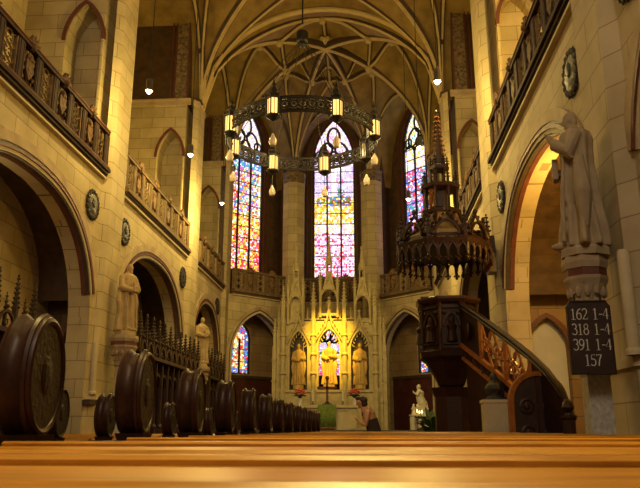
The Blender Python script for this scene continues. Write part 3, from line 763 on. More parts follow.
def digit_strokes(ch):       # old-style serif figures: thick and thin strokes in a 0.6 x 1 cell
    tk, tn = .085, .04
    arc = lambda cx, cz, rx, rz, a0, a1, n=12: [(cx+rx*cos(R(a0+(a1-a0)*i/n)), cz+rz*sin(R(a0+(a1-a0)*i/n))) for i in range(n+1)]
    D = {'1': [([(.3, 0), (.3, 1)], tk), ([(.12, .86), (.3, 1)], tn), ([(.1, 0), (.5, 0)], tn)],
         '2': [(arc(.3, .74, .21, .25, 165, -35), tk), ([(.47, .6), (.1, .03)], tk*.7), ([(.08, .03), (.54, .03), (.56, .16)], tn*1.3)],
         '3': [(arc(.28, .76, .2, .23, 150, -80), tk), (arc(.28, .28, .24, .28, 85, -150), tk)],
         '5': [([(.5, .97), (.16, .97), (.14, .55)], tn*1.3), (arc(.27, .30, .24, .30, 115, -150), tk)],
         '6': [(arc(.3, .3, .22, .3, 0, 360), tk), ([(.08, .3), (.12, .65), (.28, .9), (.5, .98)], tk)],
         '7': [([(.06, .86), (.08, .97), (.54, .97)], tn*1.4), ([(.54, .97), (.32, .5), (.24, 0)], tk)],
         '8': [(arc(.3, .75, .18, .23, 0, 360), tk*.8), (arc(.3, .27, .23, .27, 0, 360), tk)],
         '9': [(arc(.3, .7, .22, .29, 0, 360), tk), ([(.52, .7), (.48, .35), (.32, .1), (.1, .02)], tk)],
         '4': [([(.42, 0), (.42, 1)], tk), ([(.42, 1), (.04, .32), (.6, .32)], tn)],
         '-': [([(.1, .45), (.42, .45)], tk*.8)]}
    return D[ch]
for row, (txt, z, x0) in enumerate((('162 1-4', .64, -.215), ('318 1-4', .46, -.215), ('391 1-4', .28, -.215), ('157', .10, -.10))):
    x = x0; q = MB()
    for ch in txt:
        if ch == ' ': x += .055; continue
        S = .128
        for pts, wd in digit_strokes(ch):
            cl = pts[0] == pts[-1] or math.dist(pts[0], pts[-1]) < 1e-6
            q.tube([(x+p[0]*S*.92, -.004, z+p[1]*S) for p in (pts[:-1] if cl else pts)], wd*S*.62, 5, closed=cl)
        x += .052 if ch == '-' else .066
    q.build('hymn_numbers', 'white', hb, off=(0, 0, 0))

# ------------------------------------------------------------------ pews
ORD = ['first', 'second', 'third', 'fourth', 'fifth', 'sixth', 'seventh', 'eighth', 'ninth', 'tenth', 'eleventh', 'twelfth', 'thirteenth', 'fourteenth']
def make_pew(length, drum_at, drum=True, both=False):
    """pew along +x from 0; its back faces -y (towards the camera); y = 0 at the near edge of the book ledge"""
    t_ = thing('pew', 'pew', 'pew', (0, 0, 0), 'wooden pews'); L = length; O = (0, 0, 0)
    q = MB(); q.X = None; rings = []
    prof_ = [(.0, .925), (.0, .942), (.012, .95), (.25, .953), (.27, .945), (.27, .925)]
    q.add([(x, y, z) for x in (0, L) for y, z in prof_], [tuple(range(6)), tuple(range(6, 12))]+[(i, (i+1) % 6, 6+(i+1) % 6, 6+i) for i in range(6)])
    q.build('book_ledge', 'pew', t_, off=O)
    q = MB(); pr = [(.255, .93), (.255, .961), (.265, .967), (.315, .967), (.325, .96), (.325, .93)]
    q.add([(x, y, z) for x in (0, L) for y, z in pr], [tuple(range(6)), tuple(range(6, 12))]+[(i, (i+1) % 6, 6+(i+1) % 6, 6+i) for i in range(6)])
    q.build('top_rail', 'pew', t_, off=O)
    q = MB(); q.mm((0, .27, .38), (L, .305, .94))
    for k in range(5): q.mm((L*k/4-.04 if k else 0, .255, .40), (min(L, L*k/4+.04), .27, .92))
    q.build('backrest', 'pew', t_, off=O)
    q = MB(); q.mm((0, .30, .40), (L, .72, .45)); q.build('seat', 'pew', t_, off=O)
    for x, sg in ((0, -1), (L, 1)):
        q = MB(); xa, xb = (x-.06, x) if sg < 0 else (x, x+.06)
        q.X = Matrix.Translation((xa, 0, 0)) @ Matrix.Rotation(PI/2, 4, 'Z') @ Matrix.Scale(-1, 4, (0, 1, 0))
        q.prism([(.20, 0), (.80, 0), (.80, .10), (.70, .2), (.72, .5), (.62, .7), (.60, .90), (.30, .92), (.22, .7), (.26, .3), (.20, .1)], 0, .06)
        e_ = q.build('pew_end', 'pewdark', t_, off=O)
        if (sg < 0 and drum_at == 0) or (sg > 0 and drum_at == 1):
            cx = -.05 if sg < 0 else L+.05; cy, cz = .50, 1.178; rr = .208; SY = Matrix.Translation((0, cy, 0)) @ Matrix.Diagonal((1, .68, 1, 1)) @ Matrix.Translation((0, -cy, 0))
            q = MB(); q.X = SY; q.lathe([(rr-.03, -.05), (rr, -.047), (rr+.006, -.036), (rr-.004, -.026), (rr-.016, -.015), (rr-.016, .015), (rr-.004, .026), (rr+.006, .036), (rr, .047), (rr-.03, .05)], (cx, cy, cz), 40, 'x')
            q.build('drum', 'pewdark', e_, smooth=True, off=O)
            for s2 in (-1, 1):
                q = MB(); q.X = SY; q.ring((cx+s2*.049, cy, cz), rr-.022, .015, ((0, 1, 0), (0, 0, 1)), 36, 8); q.build('rim_bead', 'pewdark', e_, smooth=True, off=O)
                q = MB(); q.X = SY; xx = cx+s2*.047
                q.lathe([(.185, -.008), (.185, .008)], (xx, cy, cz), 32, 'x')
                for k in range(8):
                    a = 2*PI*k/8; q.ball((xx+s2*.005, cy+.13*cos(a), cz+.13*sin(a)), (.004, .04, .03), 8, 5)
                q.ball((xx+s2*.006, cy, cz), (.012, .06, .07), 10, 6)
                q.build('carved_face', 'carved', e_, off=O)
            q = MB(); q.lathe([(.15, .84), (.17, .87), (.16, .91), (.10, .93), (.085, .95), (.10, .985)], (cx, cy, 0), 4, rot=PI/4)
            for dy in (-.20, .20): q.lathe([(.0, -.08), (.04, -.075), (.04, .075), (0, .08)], (cx, cy+dy, .915), 14, 'x')
            q.build('drum_foot', 'pewdark', e_, off=O)
    return t_
pewR = make_pew(3.1, 0); pewL = make_pew(3.5, 1); RY = [1.85+1.115*i for i in range(13)]
first = make_pew(5.0, None)
put(first, (-.35, .72, 0), 0, 'frontmost oak pew ledge across the bottom of the picture, blurred and brightly lit')
for i, y in enumerate(RY):
    o = pewR if i == 0 else make_pew(2.1, 0) if i == 12 else copy_tree(pewR)
    put(o, (.80, y, 0), 0, 'pew with carved oval drum end, %s drum from the camera, pulpit side of aisle' % ORD[i])
n = 0
for i, y in enumerate(RY):
    if y < 3.9: continue
    o = pewL if n == 0 else copy_tree(pewL)
    put(o, (-4.2, y, -.045), 0, 'pew beyond the centre aisle by the stalls, %s row from the camera' % ORD[n]); n += 1

# ------------------------------------------------------------------ choir stalls
def crocket_pinnacle(q, x, y, z0, z1, w, n=4):
    q.box((x, y, z0+(z1-z0)*.2), (w, w, (z1-z0)*.4)); zz = z0+(z1-z0)*.4
    q.lathe([(w*.75, zz), (w*.1, z1)], (x, y, 0), 4, rot=PI/4)
    for k in range(n):
        t_ = (k+.4)/n; z = zz+(z1-zz)*t_; r_ = w*.62*(1-t_)+.01
        for sx, sy in ((1, 0), (-1, 0), (0, 1), (0, -1)):
            q.ball((x+sx*r_*1.2, y+sy*r_*1.2, z), (w*.22+.008,)*3, 5, 3)
    q.ball((x, y, z1), (w*.30, w*.30, w*.36), 6, 4)
def stalls(label, x, y0, y1, ztop, n, zback):
    t_ = thing('choir_stall', label, 'choir stall', (x, (y0+y1)/2, 0), 'carved choir stalls'); X_ = Matrix.Translation((0, 0, 0))
    q = B(); q.mm((x-.10, y0, 0), (x, y1, zback)); q.build('back_panel', 'stall', t_)
    q = B(); q.mm((x-.12, y0, zback-.1), (x+.30, y1, zback)); q.mm((x-.12, y0, zback-.45), (x+.10, y1, zback-.38)); q.build('canopy', 'stall', t_)
    q = B(); q.mm((x, y0, .55), (x+.55, y1, .62)); q.build('seat_board', 'stall', t_)
    w = (y1-y0)/n
    for i in range(n+1):
        y = y0+w*i
        q = B(); q.mm((x, y-.035, 0), (x+.6, y+.035, 1.05)); q.mm((x, y-.03, 1.05), (x+.2, y+.03, zback-.1)); q.ball((x+.55, y, 1.08), (.09, .05, .08)); q.build('divider', 'stall', t_)
        q = B(); crocket_pinnacle(q, x+.2, y, zback-.05, ztop, .10, 7); q.build('pinnacle', 'stall', t_)
        if i < n:
            q = B(); crocket_pinnacle(q, x+.2, y+w/2, zback-.05, zback+(ztop-zback)*.62, .06, 4); q.build('small_pinnacle', 'stall', t_)
            F = frame((x+.24, y+w/2, 0), (0, 1, 0), (1, 0, 0))
            q = B(F); q.arch(arch_pts('pointed', 0, w*.42, zback-.02, .38, 10), -.025, .03, -.03, .03)
            q.ring((0, 0, zback+.12), .07, .015, ((1, 0, 0), (0, 0, 1)), 8); q.ball((0, 0, zback+.45), .05, 6, 4)
            q.arch(arch_pts('pointed', 0, w*.42, zback-.75, .3, 10), -.02, .03, -.15, -.08)
            q.build('tracery_gable', 'stall', t_)
    for yy in (y0, y1):
        q = B(); q.mm((x, yy-.05, 0), (x+.65, yy+.05, 1.3)); q.mm((x, yy-.05, 1.3), (x+.3, yy+.05, zback)); q.build('end_panel', 'stall', t_)
    return t_
stalls('long dark carved choir stall with a row of pinnacles below the second arch', -4.55, 18.75, 25.5, 4.15, 11, 3.05)
stalls('dark carved choir stall with three tall pinnacles inside the first arch', -6.0, 10.6, 15.5, 4.3, 6, 3.1)
stalls('short dark stall with pinnacles just beyond the far statue', -4.55, 27.2, 30.2, 4.15, 5, 3.05)

# ------------------------------------------------------------------ chandelier and pendant lamps
CH = (.12, 18.25, 9.0); RC = 2.1
ch = thing('ring_chandelier', 'large pierced bronze ring chandelier with eight lanterns hanging before the altar', 'chandelier', CH)
q = B(Matrix.Translation(CH))
def ringz(q, r, z, t_, n=72): q.ring((0, 0, z), r, t_, ((1, 0, 0), (0, 1, 0)), n, 6)
ringz(q, RC, .20, .035); ringz(q, RC, .15, .018); q.build('upper_rim', 'bronze', ch)
q = B(Matrix.Translation(CH)); ringz(q, RC, -.20, .035); ringz(q, RC, -.15, .018); q.build('lower_rim', 'bronze', ch)
q = B(Matrix.Translation(CH)); N = 56
for k in range(N):
    a = 2*PI*k/N; c, s_ = cos(a), sin(a); tv = (-s_, c, 0)
    q.ring((RC*c, RC*s_, 0), .10, .022, (tv, (0, 0, 1)), 10, 4)
    q.ball((RC*c, RC*s_, 0), .05, 6, 4)
    a2 = a+PI/N; p = Vector((RC*cos(a2), RC*sin(a2), 0)); u = Vector((-sin(a2), cos(a2), 0))
    q.tube([p+Vector((0, 0, -.15)), p+Vector((0, 0, .15))], .022, 4)
    for sz in (-1, 1): q.ring(p+Vector((0, 0, sz*.085)), .05, .018, (u, (0, 0, 1)), 8, 4)
    q.ball(p, .055, 6, 4)
q.build('pierced_frieze', 'bronze', ch)
q = B(Matrix.Translation((CH[0], CH[1], 0)))
q.lathe([(.05, 12.36), (.15, 12.33), (.18, 12.27), (.17, 12.02), (.12, 11.97), (.13, 11.90), (.08, 11.84), (.02, 11.80)], n=16); q.build('hub', 'iron', ch, smooth=True)
q = B(); q.tube([(CH[0], CH[1], 12.6), (CH[0], CH[1], 18.6)], .025, 6); q.build('cable', 'iron', ch)
for k in range(8):
    a = R(8-90-22.5+45*k+22.5)+R(-22.5); c, s_ = cos(a), sin(a)
    X = Matrix.Translation((CH[0]+RC*1.0*c, CH[1]+RC*1.0*s_, CH[2])) @ Matrix.Rotation(a, 4, 'Z') @ Matrix.Scale(1.18, 4)
    dead = k == 3
    q = B(X)
    q.lathe([(.03, -.36), (.10, -.32), (.17, -.27), (.17, -.24)], n=6); q.lathe([(.18, .13), (.18, .17), (.12, .27), (.13, .29), (.06, .42), (.07, .45), (.02, .56), (.005, .66)], n=6)
    for j in range(6):
        b_ = 2*PI*j/6; q.tube([(.155*cos(b_), .155*sin(b_), -.25), (.155*cos(b_), .155*sin(b_), .15)], .017, 4); q.ball((.18*cos(b_), .18*sin(b_), .20), (.02, .02, .05), 5, 4)
        b_ += PI/6; q.tube([(.135*cos(b_), .135*sin(b_), -.25), (.135*cos(b_), .135*sin(b_), .15)], .008, 4)
    q.tube([(-.10, 0, .1), (-.04, 0, .1)], .03, 4)
    la = q.build('lantern', 'bronze', ch)
    q = B(X); q.lathe([(.125, -.24), (.13, -.05), (.13, .13)], n=6)
    g_ = q.build('lantern_glass', 'deadglass' if dead else 'lantern', la)
    q = B(X); q.tube([(0, 0, -.36), (0, 0, -.68)], .008, 5); q.build('globe_wire', 'iron', la)
    q = B(X); q.lathe([(.02, -.66), (.035, -.70), (.075, -.78), (.085, -.85), (.06, -.93), (.01, -.96)], n=14); q.build('glass_globe', 'globe', la, smooth=True)
    q = B(); p0 = X @ Vector((-.08, 0, .2)); q.tube([p0, (CH[0]+.12*c, CH[1]+.12*s_, 11.95)], .012, 4); q.build('chain', 'iron', ch)

# ------------------------------------------------------------------ pulpit
PC = Vector((3.72, 16.0, 0)); PR_ = .68
pu = thing('pulpit', 'dark carved wooden pulpit raised on a column, at the head of the stairs', 'pulpit', PC)
def octp(r, z, c=PC, n=8, rot=PI/8): return [Vector((c.x+r*cos(rot+2*PI*k/n), c.y+r*sin(rot+2*PI*k/n), z)) for k in range(n)]
q = B(); q.lathe([(.05, 1.75), (.30, 1.95), (.36, 2.1), (.58, 2.45), (.70, 2.55), (.72, 2.66), (.66, 2.72)], PC, 8, rot=PI/8); q.build('corbelled_base', 'pulpit', pu)
q = B(); q.lathe([(.58, 0), (.58, .3), (.46, .45), (.40, .6), (.40, 1.7), (.5, 1.9)], PC, 8, rot=PI/8); q.build('column', 'pewdark', pu)
q = B(); q.lathe([(.64, 2.7), (.64, 3.74)], PC, 8, rot=PI/8); q.build('body', 'pulpit', pu)
q = B(); q.lathe([(.66, 3.70), (.72, 3.74), (.76, 3.80), (.76, 3.85), (.70, 3.87)], PC, 8, rot=PI/8); q.build('cornice', 'pewdark', pu)
for k in range(8):
    a = PI/8+2*PI*(k+.5)/8; t = Vector((-sin(a), cos(a), 0)); n_ = Vector((cos(a), sin(a), 0)); o = PC+n_*.60
    F = frame((o.x, o.y, 0), t, n_)
    q = B(F); q.arch(arch_pts('pointed', 0, .17, 3.2, .3, 10), -.02, .03, .0, .05); q.mm((-.2, 0, 2.80), (.2, .04, 2.84)); q.mm((-.2, 0, 3.60), (.2, .04, 3.64))
    q.ball((0, .02, 3.33), (.07, .05, .09), 8, 6); q.lathe([(.12, 2.86), (.08, 3.1), (.11, 3.2), (.05, 3.27)], (0, .02, 0), 8)
    for sx in (-1, 1): q.ball((sx*.15, .02, 3.5), (.05, .03, .05), 6, 4)
    q.build('relief_panel', 'pulpit', pu)
    c_ = octp(.66, 0)[k]
    q = B(); q.lathe([(.05, 2.68), (.035, 2.8), (.035, 3.6), (.06, 3.72)], (c_.x, c_.y, 0), 8); q.build('corner_colonnette', 'pewdark', pu)
q = B(); q.mm((3.10, 15.75, 3.86), (3.38, 15.95, 3.92)); q.build('book_rest', 'pewdark', pu)

# stairs
st = thing('pulpit_stairs', 'wooden pulpit staircase with pierced tracery parapet and orange lit rails', 'stairs', (4.4, 14.2, 0))
rail = [(3.86, 15.50, 3.78), (4.22, 14.7, 3.30), (4.55, 13.9, 2.82), (4.82, 13.05, 2.34), (4.98, 12.55, 2.0), (5.12, 12.2, 1.62), (5.2, 12.0, 1.15)]
def off(p, dz, dx=0): return (p[0]+dx, p[1], p[2]+dz)
q = B(); q.tube([off(p, 0) for p in rail], .055, 8); q.build('hand_rail', 'pulpit', st, smooth=True)
q = B(); q.tube([off(p, -.10) for p in rail], .035, 6); q.build('under_rail', 'pulpit', st)
q = B(); q.tube([off(p, -.93) for p in rail[:4]], .06, 4, rot=PI/4); q.build('bottom_rail', 'pulpitgold', st)
q = B(); q.tube([off(p, -1.22, .03) for p in rail[:4]], .05, 4, rot=PI/4); q.build('string_edge', 'pulpitgold', st)
q = B()
for p, r2 in zip(rail[:3], rail[1:4]):
    v = [off(p, -1.2, .03), off(r2, -1.2, .03), off(r2, -.9, .03), off(p, -.9, .03)]; w2 = [(a[0]+.07, a[1], a[2]) for a in v]
    q.add(v+w2, [(0,1,2,3),(7,6,5,4),(0,4,5,1),(1,5,6,2),(2,6,7,3),(3,7,4,0)])
q.build('string_board', 'pulpit', st)
for i, (p, r2) in enumerate(zip(rail[:3], rail[1:4])):
    P0, P1 = Vector(p), Vector(r2)
    def pt(u, v): return P0+(P1-P0)*u+Vector((0, 0, -.92+.82*v))
    q = B(); q.tube([pt(0, 0), pt(0, 1)], .045, 4); q.build('baluster_post', 'pulpitgold', st)
    if i == 0:
        q = B(); v = [pt(0, 0), pt(1, 0), pt(1, 1), pt(0, 1)]; w2 = [a+Vector((.04, 0, 0)) for a in v]
        q.add(v+w2, [(0,1,2,3),(7,6,5,4),(0,4,5,1),(1,5,6,2),(2,6,7,3),(3,7,4,0)]); q.ball(pt(.5, .5)-Vector((.02, 0, 0)), (.05, .2, .2), 8, 6); q.build('carved_panel', 'pulpit', st)
        continue
    q = B()
    for u0, u1, v0, v1 in ((0, .5, 0, 1), (.5, 1, 1, 0), (0, 1, .5, .5), (0, .5, 1, 0), (.5, 1, 0, 1)):
        q.tube([pt(u0+(u1-u0)*k/6, v0+(v1-v0)*k/6+.09*sin(PI*k/3)) for k in range(7)], .025, 5)
    for u, v in ((.25, .5), (.75, .5), (.5, .25), (.5, .75)):
        q.tube([pt(u+.13*cos(2*PI*k/10), v+.16*sin(2*PI*k/10)) for k in range(10)], .024, 5, closed=True)
    q.build('tracery_panel', 'pulpitgold', st)
q = B(); q.tube([pt(1, 0), pt(1, 1)], .05, 4); q.build('baluster_post', 'pulpitgold', st)
q = B(); v = [Vector(rail[3])+Vector((0, 0, -.1)), Vector(rail[4])+Vector((0, 0, -.1)), Vector(rail[5])+Vector((0, 0, -.1)), Vector((5.18, 12.1, .05)), Vector((4.85, 13.05, .05))]
n5 = len(v); q.add(v+[a+Vector((.06, .02, 0)) for a in v], [tuple(range(n5)), tuple(range(n5, 2*n5))]+[(i, (i+1) % n5, n5+(i+1) % n5, n5+i) for i in range(n5)]); q.build('curved_side_panel', 'pulpit', st)
for k in range(9):
    u = k/8; c = Vector(rail[3]).lerp(Vector(rail[0]), u); z = c.z-1.16
    q = B(); q.mm((c.x+.1, c.y-.2, max(z-.16, 0)), (c.x+.62, c.y+.18, z)); q.build('step', 'pewdark', st)
q = B(); v = [Vector((3.98, 15.35, 0)), Vector((4.80, 13.3, 0)), Vector((4.80, 13.3, 1.25)), Vector((3.98, 15.35, 2.45))]
w2 = [a+Vector((.05, .02, 0)) for a in v]; q.add(v+w2, [(0,1,2,3),(7,6,5,4),(0,4,5,1),(1,5,6,2),(2,6,7,3),(3,7,4,0)]); q.build('under_stair_panel', 'pewdark', st)
gt = thing('stair_gate', 'dark round-topped carved gate at the foot of the pulpit stairs', 'gate', (4.84, 12.75, 0))
F = frame((4.84, 12.75, 0), (1, .12, 0), (-.12, 1, 0)); hw_ = .46
cv = [(hw_*cos(PI-PI*k/20), 1.48+hw_*sin(PI-PI*k/20)) for k in range(21)]
q = B(F); q.prism([(-hw_, .02)]+cv+[(hw_, .02)], 0, .05); q.build('door_leaf', 'carved', gt)
q = B(F); q.arch([(-hw_, .02)]+cv+[(hw_, .02)], -.02, .06, -.04, .08); q.build('frame', 'pulpitgold', gt)
q = B(F); q.mm((-.025, -.03, .05), (.025, 0, 1.9)); q.build('centre_stile', 'pewdark', gt)
for sx in (-1, 1):
    q = B(F)
    for z in (.5, .95, 1.4): q.ring((sx*.21, -.005, z), .12, .025, ((1, 0, 0), (0, 0, 1)), 12, 5); q.ball((sx*.21, -.01, z), (.06, .03, .06), 8, 5)
    q.build('carved_panel', 'pewdark', gt)
q = B(F); q.ball((.34, -.06, 1.42), .04, 8, 6); q.tube([(.34, 0, 1.42), (.34, -.06, 1.42)], .015, 6); q.build('handle', 'lampmetal', gt)
nw = thing('newel_post', 'dark carved newel post with knob beside the round-topped gate', 'post', (5.0, 11.5, 0))
q = B(); q.lathe([(.14, 0), (.14, .2), (.10, .26), (.10, 1.15), (.13, 1.18), (.13, 1.22)], (5.0, 11.5, 0), 8); q.build('shaft', 'pewdark', nw)
q = B(); q.lathe([(.06, 1.22), (.05, 1.26), (.10, 1.34), (.08, 1.42), (.03, 1.47)], (5.0, 11.5, 0), 12); q.build('knob', 'pewdark', nw, smooth=True)
bl = thing('stone_block', 'pale stone pedestal block standing under the pulpit stairs', 'pedestal', (4.31, 14.0, 0))
q = B(); q.mm((4.07, 13.8, 0), (4.55, 14.2, 1.50)); q.build('block', 'trimstone', bl)
q = B(); q.mm((4.05, 13.78, 1.50), (4.57, 14.22, 1.56)); q.build('top_slab', 'trimstone', bl)
bz = thing('bronze_bust', 'small dark bronze group standing on the pale stone block', 'sculpture', (4.31, 14.0, 1.56))
q = MB(); q.lathe([(.16, 0), (.15, .05), (.10, .09), (.16, .2), (.14, .3), (.05, .36)], n=12); q.ball((0, 0, .43), (.075, .065, .09), 10, 8); q.ball((-.13, 0, .18), (.06, .06, .10)); q.ball((.14, .02, .16), (.06, .06, .09))
remesh(q.build('figure', 'medal', bz, off=(0, 0, 0)), .018)
q = MB(); q.mm((-.18, -.14, 0), (.18, .14, .03)); q.build('base', 'medal', bz, off=(0, 0, 0))

# sounding board
cc = Vector((3.68, 16.1, 0))
cn = thing('pulpit_canopy', 'dark carved octagonal sounding board with crocketed spire above the pulpit', 'canopy', (cc.x, cc.y, 4.7))
q = B(); q.lathe([(.95, 4.97), (1.13, 4.99), (1.16, 5.12), (1.08, 5.16), (1.06, 5.25), (.5, 5.28), (.2, 5.05)], cc, 8, rot=PI/8); q.build('rim', 'pulpit', cn)
for k in range(8):
    a0, a1 = PI/8+2*PI*k/8, PI/8+2*PI*(k+1)/8; am = (a0+a1)/2
    n_ = Vector((cos(am), sin(am), 0)); t = Vector((-sin(am), cos(am), 0)); o = cc+n_*(1.12*cos(PI/8)); hwk = 1.12*sin(PI/8)
    F = frame((o.x, o.y, 0), t, n_)
    q = B(F)
    for j in range(4):
        x = -hwk+2*hwk*(j+.5)/4; w_ = hwk/4
        q.arch(arch_pts('pointed', x, w_*.9, 4.80, .20, 8), -.015, .025, -.02, .03); q.tube([(x-w_, 0, 5.0), (x-w_, 0, 4.78), (x-w_, 0, 4.60)], [.035, .035, .012], 5); q.ball((x-w_, 0, 4.72), .042, 6, 4); q.ball((x-w_, 0, 4.62), .04, 6, 4); q.ball((x-w_-.05, 0, 4.67), .032, 6, 4); q.ball((x-w_+.05, 0, 4.67), .032, 6, 4); q.ball((x, 0, 5.0), .05, 6, 4)
    q.build('hanging_fringe', 'pewdark', cn)
    q = B(F); g = hwk*.86
    q.tube([(-g, 0, 5.22), (0, -.06, 5.72), (g, 0, 5.22)], .035, 5); q.arch(arch_pts('pointed', 0, g*.7, 5.2, .34, 10), -.02, .03, -.04, .03)
    for u in (.2, .4, .6, .8):
        for sx in (-1, 1): q.ball((sx*g*(1-u), -.05*u, 5.22+.5*u+.05), (.04, .04, .05), 6, 4)
    q.ball((0, -.06, 5.80), (.05, .05, .08), 6, 5); q.build('crocketed_gable', 'pulpit', cn)
    c_ = cc+Vector((cos(a0), sin(a0), 0))*1.06
    q = B(); crocket_pinnacle(q, c_.x, c_.y, 5.1, 5.80, .09, 4); q.tube([(c_.x, c_.y, 5.1), (c_.x, c_.y, 4.65)], [.05, .02], 6); q.build('corner_pinnacle', 'pulpit', cn)
    q = B(); q.tube([cc+Vector((cos(a0), sin(a0), 0))*r_+Vector((0, 0, z_)) for r_, z_ in ((1.0, 5.27), (.70, 5.48), (.50, 5.74), (.42, 6.0))], .05, 6)
    for r_, z_ in ((.86, 5.42), (.68, 5.58), (.54, 5.78)): q.ball(cc+Vector((cos(a0), sin(a0), 0))*r_+Vector((0, 0, z_)), .055, 6, 4)
    q.build('roof_rib', 'pulpit', cn)
    c2 = cc+Vector((cos(a0), sin(a0), 0))*.40
    q = B(); q.lathe([(.05, 5.95), (.035, 6.05), (.035, 6.5), (.06, 6.6)], (c2.x, c2.y, 0), 6); crocket_pinnacle(q, c2.x, c2.y, 6.6, 7.0, .06, 3); q.build('lantern_shaft', 'pulpit', cn)
q = B(); q.lathe([(1.0, 5.25), (.68, 5.45), (.48, 5.72), (.40, 5.98)], cc, 8, rot=PI/8); q.build('roof', 'raillit', cn)  # light on the roof panels put into their tan colour
q = B(); q.lathe([(.48, 5.92), (.50, 6.0), (.44, 6.04), (.24, 6.06), (.22, 6.5), (.48, 6.56), (.50, 6.64), (.3, 6.7)], cc, 8, rot=PI/8); q.build('lantern_stage', 'pewdark', cn)
q = B(); q.ball((cc.x-.24, cc.y-.24, 6.25), (.07, .07, .2), 8, 6); q.ball((cc.x-.24, cc.y-.24, 6.48), .06, 8, 6); q.build('niche_figure', 'pulpitgold', cn)
for k in range(6):
    a = 2*PI*k/6; c2 = cc+Vector((cos(a), sin(a), 0))*.20
    q = B(); q.tube([(c2.x, c2.y, 6.66), (c2.x, c2.y, 7.12)], .028, 5); crocket_pinnacle(q, c2.x, c2.y, 7.08, 7.42, .05, 3); q.build('spire_colonnette', 'pulpit', cn)
q = B(); q.lathe([(.24, 7.08), (.25, 7.16), (.17, 7.2)], cc, 6); q.build('spire_collar', 'pulpit', cn)
q = B(); q.lathe([(.17, 7.18), (.02, 8.58)], cc, 6)
q.ball((cc.x, cc.y, 8.62), (.035, .035, .06), 6, 5); q.build('spire', 'pewdark', cn)
for j in range(6):
    a = 2*PI*j/6; q = B()
    for k in range(11):
        t = (k+.3)/11; r_ = .17*(1-t)+.035; q.ball((cc.x+r_*cos(a), cc.y+r_*sin(a), 7.2+1.35*t), (.026, .026, .032), 5, 4)
    q.build('crockets', 'pulpitgold', cn)
q = B(); q.mm((4.1, 16.6, 5.02), (4.95, 17.2, 5.14)); q.mm((4.85, 16.75, 4.7), (5.02, 17.2, 5.6)); q.build('wall_bracket', 'pewdark', cn)

# ------------------------------------------------------------------ altar
AY = 33.5
al = thing('altar_screen', 'tall carved limestone gothic altar screen with three niches and slender spires', 'altar', (0, AY, 1.0))
F = frame((0.02, AY, 0), (1, 0, 0), (0, 1, 0))
NC = [-1.46, 0, 1.46]
def merge(q2, q):
    o_ = len(q.v); q.v += q2.v; q.f += [tuple(i+o_ for i in f) for f in q2.f]; q.c += q2.c
q = B(F); q.mm((-2.3, -.15, 1.0), (2.3, .45, 2.75)); q.build('base', 'altar', al)
q = B(F); q.mm((-2.35, -.22, 2.70), (2.35, .3, 2.82)); q.build('base_cornice', 'altar', al)
for i, c in enumerate(NC):
    s0, s1 = (-2.15, -.73) if i == 0 else (-.73, .73) if i == 1 else (.73, 2.15)
    hw_ = .50 if i == 1 else .42; zs = 4.85 if i == 1 else 4.75
    cv = arch_pts('pointed', c, hw_, zs, .85, 20)
    q = B(F); arch_wall(q, s0, s1, 2.8, 6.15, .35, [(cv[0][0], 2.8)]+cv+[(cv[-1][0], 2.8)], 2.8); q.build('niche_wall', 'altar', al)
    q = B(F); q.arch([(cv[0][0], 2.8)]+cv+[(cv[-1][0], 2.8)], .0, .07, -.07, .02); q.build('niche_moulding', 'altar', al)
    q = B(F); m_ = len(cv)
    for j in range(2, m_-1, 2):
        p = cv[j]; d = Vector((c-p[0], zs-.1-p[1])); d.normalize(); q.tube([(p[0], .1, p[1]), (p[0]+d.x*.15, .1, p[1]+d.y*.15)], [.07, .02], 5); q.ball((p[0]+d.x*.16, .1, p[1]+d.y*.16), .035, 6, 4)
    q.build('cusps', 'altar', al)
    q = B(F); gz = 6.55 if i == 1 else 6.3
    for sx in (-1, 1):
        q.tube([(c+sx*(hw_+.16), -.10, zs+.25), (c+sx*.16, -.12, zs+1.0), (c, -.12, gz)], .045, 6)
        for u in (.15, .3, .45, .6, .75, .9):
            q.ball((c+sx*(hw_+.20)*(1-u), -.12, zs+.3+(gz-zs-.3)*u*.9), (.05, .05, .06), 6, 4)
    q.tube([(c, -.12, gz), (c, -.12, gz+.3)], .03, 5); q.ball((c, -.12, gz+.22), (.09, .07, .06), 6, 4); q.build('ogee_gable', 'altar', al)
    if i != 1:
        q = B(F); q.mm((c-hw_, .36, 2.8), (c+hw_-(.0 if i == 0 else .30), .42, 5.6)); q.build('niche_back', 'darkpaint', al)
for i, x in enumerate((-2.2, -.74, .74, 2.2)):
    q = B(F); q.lathe([(.16, 1.0), (.16, 2.8), (.12, 2.9), (.12, 6.1), (.10, 6.2)], (x, -.12, 0), 8, rot=PI/8)
    for z in (3.5, 4.4, 5.3): q.lathe([(.12, z), (.17, z+.05), (.17, z+.09), (.12, z+.16)], (x, -.12, 0), 8, rot=PI/8)
    q.build('buttress', 'altar', al)
    q = B(F); crocket_pinnacle(q, x, -.12, 6.1, 7.75 if i in (0, 3) else 7.9, .17, 6); q.build('pinnacle', 'altar', al)
for sx in (-1, 1):
    for dx, zt in ((2.42, 6.9), (2.62, 6.2)):
        q = B(F); q.mm((sx*dx-.09, -.05, 1.0), (sx*dx+.09, .25, 4.9 if dx > 2.5 else 5.6)); crocket_pinnacle(q, sx*dx, .1, 4.9 if dx > 2.5 else 5.6, zt, .14, 5)
        for z in (2.2, 3.2, 4.2): q.mm((sx*dx-.12, -.08, z), (sx*dx+.12, .28, z+.07))
        q.build('side_buttress', 'altar', al)
